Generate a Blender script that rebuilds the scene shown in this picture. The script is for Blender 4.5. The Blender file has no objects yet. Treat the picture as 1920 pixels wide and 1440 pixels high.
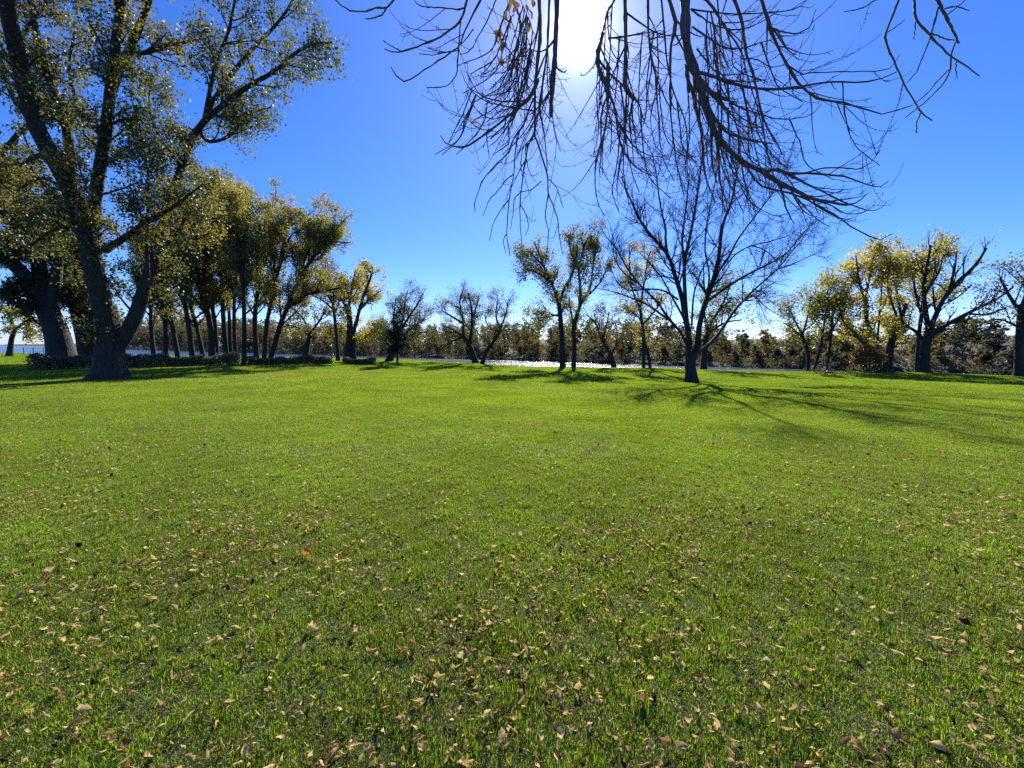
import bpy, math
import numpy as np
from mathutils import Vector

# ------------------------------------------------------------------ camera, sky, sun, exposure
scene = bpy.context.scene
C = scene.collection
F = 790.0; CX = 960.0; CY = 720.0; EYE = 1.6
PITCH = math.atan2(75.0, F)                       # camera looks slightly down
cam_d = bpy.data.cameras.new("camera"); cam = bpy.data.objects.new("camera", cam_d); C.objects.link(cam)
cam_d.sensor_fit = 'HORIZONTAL'; cam_d.sensor_width = 36.0; cam_d.lens = 36.0*F/1920.0
cam_d.clip_start = 0.05; cam_d.clip_end = 6000.0
cam.location = (0, 0, EYE); cam.rotation_euler = (math.pi/2-PITCH, 0, 0)
scene.camera = cam

def ray(px, py):
    a = (px-CX)/F; b = (CY-py)/F
    c, s = math.cos(PITCH), math.sin(PITCH)
    return np.array([a, c+b*s, -s+b*c])
def P(px, py, Y):                                   # the point seen at (px, py) at depth Y from the eye
    d = ray(px, py); return np.array([0, 0, EYE])+d*(Y/d[1])

SUN = ray(1087, 55); SUN /= np.linalg.norm(SUN)
SUN_ELEV = math.asin(SUN[2]); SUN_AZ = math.atan2(SUN[0], SUN[1])   # azimuth from +Y towards +X

world = bpy.data.worlds.new("World"); scene.world = world; world.use_nodes = True
wn, wl = world.node_tree.nodes, world.node_tree.links
wn.clear()
def wnode(t, **kw):
    n = wn.new(t)
    for k, v in kw.items(): setattr(n, k, v)
    return n
def wmath(op, a, b=None):
    n = wnode('ShaderNodeMath', operation=op)
    for i, v in enumerate((a, b)):
        if v is None: continue
        if isinstance(v, (int, float)): n.inputs[i].default_value = v
        else: wl.new(v, n.inputs[i])
    return n.outputs[0]
SKY_STRENGTH = 0.092
sky = wnode('ShaderNodeTexSky', sky_type='NISHITA', sun_disc=False)
sky.sun_elevation = SUN_ELEV; sky.sun_rotation = SUN_AZ
sky.altitude = 300; sky.air_density = 1.0; sky.dust_density = 0.1; sky.ozone_density = 5.0
hs = wnode('ShaderNodeHueSaturation'); hs.inputs['Saturation'].default_value = 1.22
wl.new(sky.outputs[0], hs.inputs['Color'])
bg = wnode('ShaderNodeBackground'); bg.inputs[1].default_value = SKY_STRENGTH
tint = wnode('ShaderNodeMixRGB', blend_type='MULTIPLY'); tint.inputs[0].default_value = 1.0; tint.inputs[2].default_value = (0.64, 0.71, 1.08, 1)
wl.new(hs.outputs[0], tint.inputs[1]); wl.new(tint.outputs[0], bg.inputs[0])
# the sun's own bright disc and the aureole of scattered light round it
tc = wnode('ShaderNodeTexCoord')
dot = wnode('ShaderNodeVectorMath', operation='DOT_PRODUCT')
wl.new(tc.outputs['Generated'], dot.inputs[0]); dot.inputs[1].default_value = tuple(SUN)
ang = wmath('MULTIPLY', wmath('ARCCOSINE', wmath('MINIMUM', dot.outputs['Value'], 0.9999999)), 180/math.pi)
core = wmath('MULTIPLY', wmath('EXPONENT', wmath('MULTIPLY', wmath('POWER', wmath('DIVIDE', ang, 1.35), 1.7), -1.0)), 6.0)
h1 = wmath('MULTIPLY', wmath('EXPONENT', wmath('DIVIDE', ang, -3.0)), 0.75)
h2 = wmath('MULTIPLY', wmath('EXPONENT', wmath('DIVIDE', ang, -14.0)), 0.13)
aur = wnode('ShaderNodeBackground'); aur.inputs[0].default_value = (1.0, 0.96, 0.98, 1)
wl.new(wmath('ADD', core, wmath('ADD', h1, h2)), aur.inputs[1])
add = wnode('ShaderNodeAddShader'); wl.new(bg.outputs[0], add.inputs[0]); wl.new(aur.outputs[0], add.inputs[1])
wout = wnode('ShaderNodeOutputWorld'); wl.new(add.outputs[0], wout.inputs[0])

sun_d = bpy.data.lights.new("sun", 'SUN'); sun_d.energy = 5.0; sun_d.angle = math.radians(0.53); sun_d.color = (1.0, 0.95, 0.86)
sun_o = bpy.data.objects.new("sun", sun_d); C.objects.link(sun_o)
sun_o.rotation_euler = Vector(tuple(SUN)).to_track_quat('Z', 'Y').to_euler()
sun_o.location = (10, 30, 30)

vs = scene.view_settings
vs.view_transform = 'Standard'; vs.look = 'None'; vs.gamma = 1.0; vs.use_curve_mapping = False
vs.exposure = 0.9
cy = scene.cycles
cy.use_denoising = False; cy.max_bounces = 8; cy.diffuse_bounces = 3; cy.transmission_bounces = 6; cy.glossy_bounces = 3
cy.transparent_max_bounces = 8; cy.sample_clamp_indirect = 6.0; cy.caustics_reflective = False; cy.caustics_refractive = False

# ------------------------------------------------------------------ helpers
def sm(a, b, v):
    t = np.clip((np.asarray(v, float)-a)/(b-a), 0, 1); return t*t*(3-2*t)
RIVER_Z = -2.3
def yb(x): return 45.5-0.36*np.asarray(x, float)          # edge of the lawn above the river
def yf(x): return 100.0-0.77*np.asarray(x, float)         # far shore
def T(x, y):                                              # height of the park side
    x = np.asarray(x, float); y = np.asarray(y, float)
    w = 0.2+0.8*sm(-18, 4, x)
    z = -0.75*w*(0.5*sm(3, 30, y)+0.5*np.clip((y-4)/24, 0, 1))
    z = z+0.07*np.sin(x*0.33+0.7)*np.sin(y*0.27+x*0.08)*sm(6, 14, y)+0.02*np.sin(x*0.9+y*0.5)*sm(8, 16, y)
    s = (y-yb(x))/1.063
    return z-2.7*sm(-0.5, 7, s)
def gp(px, py):                                           # ground point seen at a pixel
    d = ray(px, py); d = d/d[1]
    ys = np.linspace(0.8, 120, 24000)
    z = EYE+d[2]*ys; g = T(d[0]*ys, ys)
    i = np.argmax(z <= g)
    if z[i] > g[i]: i = len(ys)-1
    return np.array([d[0]*ys[i], ys[i], g[i]])

def nrm(v): return v/np.maximum(np.linalg.norm(v, axis=-1, keepdims=True), 1e-9)

def mk_mesh(name, V, quads=None, tris=None, mats=(), mi_q=None, mi_t=None, smooth=True):
    me = bpy.data.meshes.new(name)
    V = np.asarray(V, np.float32).reshape(-1, 3)
    q = np.zeros((0, 4), np.int32) if quads is None else np.asarray(quads, np.int32).reshape(-1, 4)
    t = np.zeros((0, 3), np.int32) if tris is None else np.asarray(tris, np.int32).reshape(-1, 3)
    me.vertices.add(len(V)); me.vertices.foreach_set('co', V.ravel())
    me.loops.add(q.size+t.size); me.loops.foreach_set('vertex_index', np.concatenate([q.ravel(), t.ravel()]))
    me.polygons.add(len(q)+len(t))
    st = np.concatenate([np.arange(len(q))*4, len(q)*4+np.arange(len(t))*3]).astype(np.int32)
    me.polygons.foreach_set('loop_start', st)
    if mi_q is not None or mi_t is not None:
        a = np.zeros(len(q), np.int32) if mi_q is None else np.asarray(mi_q, np.int32)
        b = np.zeros(len(t), np.int32) if mi_t is None else np.asarray(mi_t, np.int32)
        me.polygons.foreach_set('material_index', np.concatenate([a, b]))
    for m in mats: me.materials.append(m)
    me.polygons.foreach_set('use_smooth', np.full(len(q)+len(t), bool(smooth)))
    me.update(calc_edges=True); me.validate()
    return me

def obj(name, me, parent=None, loc=None, kind=None, label=None, cat=None, group=None):
    o = bpy.data.objects.new(name, me); C.objects.link(o)
    if parent is not None: o.parent = parent
    if loc is not None: o.location = loc
    if kind: o['kind'] = kind
    if label: o['label'] = label
    if cat: o['category'] = cat
    if group: o['group'] = group
    return o
def thing(name, label, cat, loc, group=None): return obj(name, None, None, loc, None, label, cat, group)

# ------------------------------------------------------------------ materials
def new_mat(name):
    m = bpy.data.materials.new(name); m.use_nodes = True
    m.node_tree.nodes.clear(); return m, m.node_tree.nodes, m.node_tree.links
def ramp(n, stops, interp='LINEAR'):
    r = n.new('ShaderNodeValToRGB'); e = r.color_ramp.elements; r.color_ramp.interpolation = interp
    while len(e) < len(stops): e.new(0.5)
    for i, (p, c) in enumerate(stops): e[i].position = p; e[i].color = (*c, 1)
    return r
def even(cols): return [(i/max(1, len(cols)-1), c) for i, c in enumerate(cols)]

def leaf_mat(name, cols, trans=0.45, gloss=0.06, rough=0.35, tcol=1.25, patch=None):
    m, n, l = new_mat(name)
    g = n.new('ShaderNodeNewGeometry')
    r = ramp(n, even(cols)); l.new(g.outputs['Random Per Island'], r.inputs[0]); col = r.outputs[0]
    if patch:                                             # some boughs turn colour before others
        nz = n.new('ShaderNodeTexNoise'); nz.inputs['Scale'].default_value = patch[1]; nz.inputs['Detail'].default_value = 1.0
        tcn = n.new('ShaderNodeTexCoord'); l.new(tcn.outputs['Object'], nz.inputs['Vector'])
        mr = n.new('ShaderNodeMapRange'); mr.inputs[1].default_value = 0.5; mr.inputs[2].default_value = 0.68; mr.inputs[4].default_value = 0.85
        l.new(nz.outputs[0], mr.inputs[0])
        mx = n.new('ShaderNodeMixRGB'); mx.inputs[2].default_value = (*patch[0], 1)
        l.new(mr.outputs[0], mx.inputs[0]); l.new(col, mx.inputs[1]); col = mx.outputs[0]
    d = n.new('ShaderNodeBsdfDiffuse'); t = n.new('ShaderNodeBsdfTranslucent'); s = n.new('ShaderNodeBsdfGlossy'); s.inputs['Roughness'].default_value = rough
    s.inputs['Color'].default_value = (1, 1, 1, 1)
    l.new(col, d.inputs[0])
    bc = n.new('ShaderNodeVectorMath'); bc.operation = 'MULTIPLY'; bc.inputs[1].default_value = (tcol*1.05, tcol, tcol*0.5)
    l.new(col, bc.inputs[0]); l.new(bc.outputs[0], t.inputs[0])
    a = n.new('ShaderNodeMixShader'); a.inputs[0].default_value = trans; l.new(d.outputs[0], a.inputs[1]); l.new(t.outputs[0], a.inputs[2])
    b = n.new('ShaderNodeMixShader'); b.inputs[0].default_value = gloss; l.new(a.outputs[0], b.inputs[1]); l.new(s.outputs[0], b.inputs[2])
    o = n.new('ShaderNodeOutputMaterial'); l.new(b.outputs[0], o.inputs[0])
    return m

def bark_mat(name, c0, c1, scale=6.0, bump=0.5, stretch=0.18):
    m, n, l = new_mat(name)
    tcn = n.new('ShaderNodeTexCoord'); mp = n.new('ShaderNodeMapping'); mp.inputs['Scale'].default_value = (1, 1, stretch)
    l.new(tcn.outputs['Object'], mp.inputs['Vector'])
    nz = n.new('ShaderNodeTexNoise'); nz.inputs['Scale'].default_value = scale; nz.inputs['Detail'].default_value = 6; nz.inputs['Roughness'].default_value = 0.65
    l.new(mp.outputs[0], nz.inputs['Vector'])
    vo = n.new('ShaderNodeTexVoronoi'); vo.feature = 'DISTANCE_TO_EDGE'; vo.inputs['Scale'].default_value = scale*1.4
    l.new(mp.outputs[0], vo.inputs['Vector'])
    r = ramp(n, [(0.3, c0), (0.7, c1)]); l.new(nz.outputs[0], r.inputs[0])
    p = n.new('ShaderNodeBsdfPrincipled'); p.inputs['Roughness'].default_value = 0.85
    l.new(r.outputs[0], p.inputs['Base Color'])
    ad = n.new('ShaderNodeMath'); ad.operation = 'ADD'; l.new(nz.outputs[0], ad.inputs[0])
    mn = n.new('ShaderNodeMath'); mn.operation = 'MINIMUM'; mn.inputs[1].default_value = 0.25; l.new(vo.outputs['Distance'], mn.inputs[0])
    ml = n.new('ShaderNodeMath'); ml.operation = 'MULTIPLY'; ml.inputs[1].default_value = 3.0; l.new(mn.outputs[0], ml.inputs[0]); l.new(ml.outputs[0], ad.inputs[1])
    b = n.new('ShaderNodeBump'); b.inputs['Strength'].default_value = bump; b.inputs['Distance'].default_value = 0.06
    l.new(ad.outputs[0], b.inputs['Height']); l.new(b.outputs[0], p.inputs['Normal'])
    o = n.new('ShaderNodeOutputMaterial'); l.new(p.outputs[0], o.inputs[0])
    return m

def plain_mat(name, c, rough=0.6, metal=0.0):
    m, n, l = new_mat(name)
    p = n.new('ShaderNodeBsdfPrincipled'); p.inputs['Roughness'].default_value = rough; p.inputs['Metallic'].default_value = metal
    nz = n.new('ShaderNodeTexNoise'); nz.inputs['Scale'].default_value = 25
    r = ramp(n, [(0.3, tuple(v*0.8 for v in c)), (0.7, tuple(min(1, v*1.15) for v in c))]); l.new(nz.outputs[0], r.inputs[0]); l.new(r.outputs[0], p.inputs['Base Color'])
    o = n.new('ShaderNodeOutputMaterial'); l.new(p.outputs[0], o.inputs[0]); return m

BARK = bark_mat("bark_dark", (0.014, 0.011, 0.009), (0.048, 0.04, 0.032))
BARK_BIG = bark_mat("bark_furrowed", (0.014, 0.012, 0.010), (0.078, 0.066, 0.053), scale=9, bump=1.0, stretch=0.15)
BARK_GREY = bark_mat("bark_grey", (0.06, 0.052, 0.045), (0.16, 0.14, 0.12))
BARK_TWIG = bark_mat("bark_twig", (0.07, 0.048, 0.042), (0.20, 0.145, 0.12), scale=30, bump=0.2)

L_COTTON = leaf_mat("leaf_cottonwood", [(0.055, 0.072, 0.026), (0.09, 0.108, 0.036), (0.14, 0.15, 0.048), (0.21, 0.185, 0.055)], 0.46, 0.05, 0.4, 1.5, ((0.24, 0.19, 0.04), 0.35))
L_GROVE = leaf_mat("leaf_grove", [(0.11, 0.125, 0.045), (0.17, 0.185, 0.062), (0.24, 0.235, 0.075), (0.31, 0.25, 0.078)], 0.58, 0.04, 0.45, 1.55, ((0.31, 0.215, 0.05), 0.16))
L_ORANGE = leaf_mat("leaf_orange", [(0.12, 0.08, 0.02), (0.19, 0.115, 0.025), (0.25, 0.15, 0.03)], 0.45, 0.05)
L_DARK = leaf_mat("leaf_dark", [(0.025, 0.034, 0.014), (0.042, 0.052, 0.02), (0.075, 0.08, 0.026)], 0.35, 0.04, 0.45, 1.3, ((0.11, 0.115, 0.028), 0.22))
L_WILLOW = leaf_mat("leaf_willow", [(0.101, 0.108, 0.047), (0.155, 0.155, 0.068), (0.216, 0.203, 0.088)], 0.42, 0.08, 0.35, 1.3)
L_POPLAR = leaf_mat("leaf_poplar", [(0.11, 0.13, 0.045), (0.17, 0.19, 0.06), (0.25, 0.24, 0.075), (0.30, 0.24, 0.075)], 0.5, 0.04, 0.45, 1.5)
L_YELLOW = leaf_mat("leaf_yellow", [(0.17, 0.18, 0.03), (0.28, 0.27, 0.04), (0.38, 0.33, 0.05)], 0.55, 0.04, 0.45, 1.5)
L_OLIVE = leaf_mat("leaf_olive", [(0.17, 0.165, 0.045), (0.27, 0.245, 0.058), (0.37, 0.31, 0.07)], 0.62, 0.04, 0.45, 1.6, ((0.42, 0.35, 0.06), 0.3))
L_BROWN = leaf_mat("leaf_brown", [(0.06, 0.05, 0.02), (0.09, 0.07, 0.025), (0.13, 0.095, 0.03)], 0.4, 0.05)
L_GREYISH = leaf_mat("leaf_greyish", [(0.10, 0.098, 0.06), (0.15, 0.14, 0.08), (0.19, 0.175, 0.09)], 0.5, 0.05)
L_SPRUCE = leaf_mat("leaf_spruce", [(0.012, 0.016, 0.012), (0.02, 0.026, 0.018)], 0.15, 0.03, 0.5, 1.0)
L_HEDGE = leaf_mat("leaf_hedge", [(0.06, 0.062, 0.035), (0.11, 0.11, 0.06), (0.19, 0.18, 0.11)], 0.4, 0.06)
L_REDBR = leaf_mat("leaf_redbrown", [(0.10, 0.04, 0.03), (0.16, 0.07, 0.04), (0.17, 0.17, 0.05)], 0.5, 0.06)

# ------------------------------------------------------------------ branch grower (all branches of a level at once)
def tubes(pts, rad, sides):                 # pts (N,S,3) rad (N,S) -> verts, quads
    N, S, _ = pts.shape
    tan = nrm(np.gradient(pts, axis=1))
    ref = nrm(np.array([0.31, 0.52, 0.79]) + 0*tan)
    bad = np.abs((tan*ref).sum(-1)) > 0.94
    ref = np.where(bad[..., None], nrm(np.array([0.9, -0.4, 0.1])), ref)
    # one reference per branch keeps the rings from twisting
    ref = np.broadcast_to(ref[:, S//2:S//2+1], tan.shape)
    u = nrm(np.cross(tan, ref)); v = np.cross(tan, u)
    a = np.arange(sides)*2*math.pi/sides
    V = pts[:, :, None] + rad[:, :, None, None]*(np.cos(a)[:, None]*u[:, :, None] + np.sin(a)[:, None]*v[:, :, None])
    base = (np.arange(N)*S*sides)[:, None, None] + (np.arange(S-1)*sides)[None, :, None]
    k = np.arange(sides)[None, None]; k2 = (k+1) % sides
    q = np.stack([base+k, base+k2, base+sides+k2, base+sides+k], -1)
    return V.reshape(-1, 3), q.reshape(-1, 4)
class Geo:
    def __init__(s): s.V = []; s.Q = []; s.M = []; s.n = 0
    def add(s, V, Q, mi=0):
        s.V.append(V); s.Q.append(Q+s.n); s.M.append(np.full(len(Q), mi, np.int32)); s.n += len(V)
    def mesh(s, name, mats, off=None, smooth=True):
        V = np.concatenate(s.V)
        if off is not None: V = V-np.asarray(off)
        return mk_mesh(name, V, quads=np.concatenate(s.Q), mats=mats, mi_q=np.concatenate(s.M), smooth=smooth)
    def tris(s): return sum(len(q) for q in s.Q)*2

def resample(p, n):                          # smooth polyline through the points
    p = np.asarray(p, float)
    if len(p) == 2: t = np.linspace(0, 1, n)[:, None]; return p[:1]*(1-t)+p[1:]*t
    e0 = 2*p[0]-p[1]; e1 = 2*p[-1]-p[-2]; q = np.vstack([e0, p, e1])
    out = []
    for i in range(1, len(q)-2):
        t = np.linspace(0, 1, 9)[:-1, None]
        a, b, c, d = q[i-1], q[i], q[i+1], q[i+2]
        out.append(0.5*((2*b)+(-a+c)*t+(2*a-5*b+4*c-d)*t**2+(-a+3*b-3*c+d)*t**3))
    out = np.vstack(out+[p[-1:]])
    L = np.r_[0, np.cumsum(np.linalg.norm(np.diff(out, axis=0), axis=1))]
    s = np.linspace(0, L[-1], n)
    return np.stack([np.interp(s, L, out[:, k]) for k in range(out.shape[1])], -1)

def spawn(rng, pts, rad, dens, t0, t1, a0, a1, l0, l1, rr, S, wander, up, out=None, taper=0.45, rmin=0.002, up_end=None, lowbias=0.0):
    """children of every branch: dens per metre of parent"""
    N, M, _ = pts.shape
    if N == 0: return np.zeros((0, S+1, 3)), np.zeros((0, S+1))
    seg = np.linalg.norm(np.diff(pts, axis=1), axis=2).sum(1)
    cnt = np.floor(dens*seg*(t1-t0)+rng.random(N)).astype(int)
    par = np.repeat(np.arange(N), cnt); n = len(par)
    if n == 0: return np.zeros((0, S+1, 3)), np.zeros((0, S+1))
    t = t0+(t1-t0)*rng.random(n)
    f = t*(M-1); i = np.minimum(f.astype(int), M-2); fr = (f-i)[:, None]
    p0 = pts[par, i]*(1-fr)+pts[par, i+1]*fr
    tan = nrm(pts[par, i+1]-pts[par, i])
    r0 = rad[par, i]*(1-fr[:, 0])+rad[par, i+1]*fr[:, 0]
    rv = nrm(rng.normal(size=(n, 3))); per = nrm(np.cross(tan, rv))
    if out is not None: per = nrm(per+out)
    a = np.radians(a0+(a1-a0)*rng.random(n))[:, None]
    d = nrm(tan*np.cos(a)+per*np.sin(a))
    L = (l0+(l1-l0)*rng.random(n))*(1-taper*t)
    r = np.maximum(np.minimum(r0*rr, r0*0.95), rmin)
    r = np.minimum(r, np.maximum(L*0.035, rmin))
    return grow(rng, p0, d, L, r, S, wander, up, up_end, rmin)

def grow(rng, p0, d, L, r, S, wander, up, up_end=None, rmin=0.002):
    n = len(p0); pts = np.empty((n, S+1, 3)); pts[:, 0] = p0; sg = (L/S)[:, None]
    up = np.asarray(up, float) if np.ndim(up) else np.array([0, 0, up], float)
    ue = up if up_end is None else (np.asarray(up_end, float) if np.ndim(up_end) else np.array([0, 0, up_end], float))
    for k in range(S):
        w = k/max(1, S-1)
        d = nrm(d+rng.normal(0, wander, (n, 3))+up*(1-w)+ue*w)
        pts[:, k+1] = pts[:, k]+d*sg
    rad = r[:, None]*np.linspace(1, 0.35, S+1)[None]
    return pts, np.maximum(rad, rmin*0.6)

def leaf_quads(rng, c, size, jit=0.35, hang=0.0, aspect=0.75):
    n = len(c); s = (size*(1+jit*(rng.random(n)*2-1)))[:, None]
    a = nrm(rng.normal(size=(n, 3))+np.array([0, 0, -hang])); b = nrm(np.cross(a, rng.normal(size=(n, 3)))); nn = np.cross(a, b)
    w = s*aspect*0.5
    V = np.stack([c, c+a*s*0.5+b*w+nn*s*0.12, c+a*s, c+a*s*0.45-b*w+nn*s*0.12], 1)
    q = np.arange(n*4).reshape(n, 4)
    return V.reshape(-1, 3), q

def on_branches(rng, pts, per, t0=0.15, jit=0.05):
    N, M, _ = pts.shape
    cnt = np.floor(per+rng.random(N)).astype(int); par = np.repeat(np.arange(N), cnt); n = len(par)
    f = (t0+(1-t0)*rng.random(n))*(M-1); i = np.minimum(f.astype(int), M-2); fr = (f-i)[:, None]
    return pts[par, i]*(1-fr)+pts[par, i+1]*fr+rng.normal(0, jit, (n, 3))

TRI = {'n': 0}
def build_tree(name, label, px, limbs, levels, bark, py=None, Y=None, leaf=None, seed=1, cat='tree', group=None,
               lean=0.35, separate=False, dys=None, ntrunk=1, leaf_lv=(-1,), flare=1.35, base_off=0.2, dm=(2.3, 1.8, 1.8), lmul=3.0, tt0=0.55, wmul=1.0):
    rng = np.random.default_rng(seed)
    if Y is None: base = gp(px, py)
    else:
        d = ray(px, 640); base = np.array([d[0]/d[1]*Y, Y, 0]); base[2] = T(base[0], base[1])
    Y = base[1]; mpp = Y/F
    arrs, rads = [], []
    for li, (w0, w1, pl) in enumerate(limbs):
        u = (dys[li] if dys is not None and li < len(dys) else rng.uniform(*(lean if isinstance(lean, tuple) else (-lean, lean)))) if li >= ntrunk else 0.0
        pl = list(pl); y0 = pl[0][1]
        pts = []
        for k, pt in enumerate(pl):
            h = max(0.0, y0-pt[1])*mpp + 0.6*abs(pt[0]-pl[0][0])*mpp
            pts.append(P(pt[0], pt[1], Y+u*h+(pt[2] if len(pt) > 2 else 0)))
        grounded = li < ntrunk
        if grounded:
            g0 = pts[0].copy(); g0[2] = T(g0[0], g0[1])-base_off; pts[0] = g0
        a = resample(pts, 22); t = np.linspace(0, 1, 22)
        r = 0.5*mpp*wmul*(w0+(w1-w0)*t)
        if grounded:
            dz = np.maximum(0, a[:, 2]-(g0[2]+base_off)); r = r*(1+(flare-1)*np.exp(-dz/(0.9*w0*mpp)))
        else:
            a[1:-1] += rng.normal(0, 0.008, (20, 3))*mpp*12
        arrs.append(a); rads.append(r)
    root = thing(name, label, cat, tuple(base), group)
    LP = np.stack(arrs); LR = np.stack(rads)
    tg = Geo()
    big = LP[:ntrunk]; bigr = LR[:ntrunk]
    if name == 'cottonwood_tree' or w0 > 1e9: pass
    def ridged(p, r, sides, roots=False):
        V, q = tubes(p, r, sides)
        if roots:                                         # buttress roots spreading at the foot
            V = V.reshape(p.shape[0], -1, sides, 3); ctr = V.mean(2, keepdims=True); k = np.arange(sides)*2*math.pi/sides
            hgt = np.maximum(0, p[:, :, 2]-base[2])[:, :, None, None]; ph = rng.uniform(0, 6.28)
            lob = (np.maximum(0, np.cos(2.5*k+ph))**2+0.5*np.maximum(0, np.cos(4*k+2*ph))**3)[None, None, :, None]
            V = (ctr+(V-ctr)*(1+0.36*lob*np.exp(-hgt/0.38))).reshape(-1, 3)
        if sides >= 12:
            V = V.reshape(-1, sides, 3); ctr = V.mean(1, keepdims=True)
            k = np.arange(sides); f = 1+0.05*rng.normal(size=(1, sides, 1))+0.03*rng.normal(size=(V.shape[0], sides, 1))
            V = (ctr+(V-ctr)*f).reshape(-1, 3)
        return V, q
    sd = 24 if separate else 8
    V, q = ridged(big, bigr, sd, separate); tg.add(V, q)
    if not separate and len(LP) > ntrunk:
        V, q = tubes(LP[ntrunk:], LR[ntrunk:], 6); tg.add(V, q)
    if separate:
        for k in range(ntrunk, len(LP)):
            g = Geo(); V, q = ridged(LP[k:k+1], LR[k:k+1], 12 if LR[k, 0]/mpp > 6 else 8); g.add(V, q)
            obj('limb', g.mesh('limb', [bark], base), root); TRI['n'] += g.tris()
    tw = Geo(); lf = Geo()
    pp, pr = LP, LR
    outs = []
    for k, lv in enumerate(levels):
        lv = dict(lv); sides = lv.pop('sides', 3); lv['dens'] *= dm[min(k, len(dm)-1)]
        if k == 0:                                        # no shoots low on the trunks
            q0 = dict(lv); q0['t0'] = max(tt0, lv['t0'])
            a1, b1 = spawn(rng, LP[:ntrunk], LR[:ntrunk], **q0); a2, b2 = spawn(rng, LP[ntrunk:], LR[ntrunk:], **lv)
            pp, pr = np.concatenate([a1, a2]), np.concatenate([b1, b2])
        else: pp, pr = spawn(rng, pp, pr, **lv)
        outs.append(pp)
        if len(pp):
            far = leaf and not separate and k == len(levels)-1
            V, q = tubes(pp[::4] if far else pp, pr[::4] if far else pr, sides)
            (tg if (k == 0 and sides >= 5 and not separate) else tw).add(V, q)
    obj('trunk', tg.mesh('trunk', [bark], base), root); TRI['n'] += tg.tris()
    if tw.n: obj('twigs', tw.mesh('twigs', [bark], base), root, kind='stuff'); TRI['n'] += tw.tris()
    if leaf:
        for li in leaf_lv:
            c = on_branches(rng, outs[li], leaf['per']*(1 if separate else lmul)*(1 if li in (-1, len(levels)-1) else 0.6), jit=leaf.get('jit', 0.08), t0=leaf.get('t0', 0.15))
            if leaf.get('zmin') is not None: c = c[c[:, 2] > base[2]+leaf['zmin']]
            V, q = leaf_quads(rng, c, leaf['size'], hang=leaf.get('hang', 0.3), aspect=leaf.get('aspect', 0.75)); lf.add(V, q)
        obj('crown', lf.mesh('crown', [leaf['mat']], base, smooth=False), root, kind='stuff'); TRI['n'] += lf.tris()
    return root

# ------------------------------------------------------------------ setting: lawn, river, far bank
def grid_mesh(name, xs, ys, fn, mats):
    X, Yg = np.meshgrid(xs, ys); x, y, z = fn(X, Yg)
    V = np.stack([x, y, z], -1).reshape(-1, 3); nx, ny = len(xs), len(ys)
    i = np.arange(nx-1)[None]+np.arange(ny-1)[:, None]*nx
    return mk_mesh(name, V, quads=np.stack([i, i+1, i+nx+1, i+nx], -1).reshape(-1, 4), mats=mats)
def lawn_mat():
    m, n, l = new_mat("lawn_ground")
    g = n.new('ShaderNodeNewGeometry')
    nz = n.new('ShaderNodeTexNoise'); nz.inputs['Scale'].default_value = 40; nz.inputs['Detail'].default_value = 6; l.new(g.outputs['Position'], nz.inputs['Vector'])
    r = ramp(n, [(0.3, (0.016, 0.014, 0.007)), (0.5, (0.030, 0.034, 0.009)), (0.7, (0.06, 0.06, 0.018))]); l.new(nz.outputs[0], r.inputs[0])
    p = n.new('ShaderNodeBsdfPrincipled'); p.inputs['Roughness'].default_value = 0.95; l.new(r.outputs[0], p.inputs['Base Color'])
    b = n.new('ShaderNodeBump'); b.inputs['Strength'].default_value = 0.6; b.inputs['Distance'].default_value = 0.02; l.new(nz.outputs[0], b.inputs['Height']); l.new(b.outputs[0], p.inputs['Normal'])
    o = n.new('ShaderNodeOutputMaterial'); l.new(p.outputs[0], o.inputs[0]); return m
xs = np.unique(np.r_[np.linspace(-420, -130, 40), np.linspace(-130, 80, 260), np.linspace(80, 400, 40)])
ts = np.unique(np.r_[np.linspace(-300, -20, 20), np.linspace(-20, 60, 190)])
obj('lawn', grid_mesh('lawn', xs, ts, lambda x, t: (x, np.where(t > 20, 20+(t-20)*(yb(x)+12-20)/40.0, t), T(x, np.where(t > 20, 20+(t-20)*(yb(x)+12-20)/40.0, t))), [lawn_mat()]), kind='structure')

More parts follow.
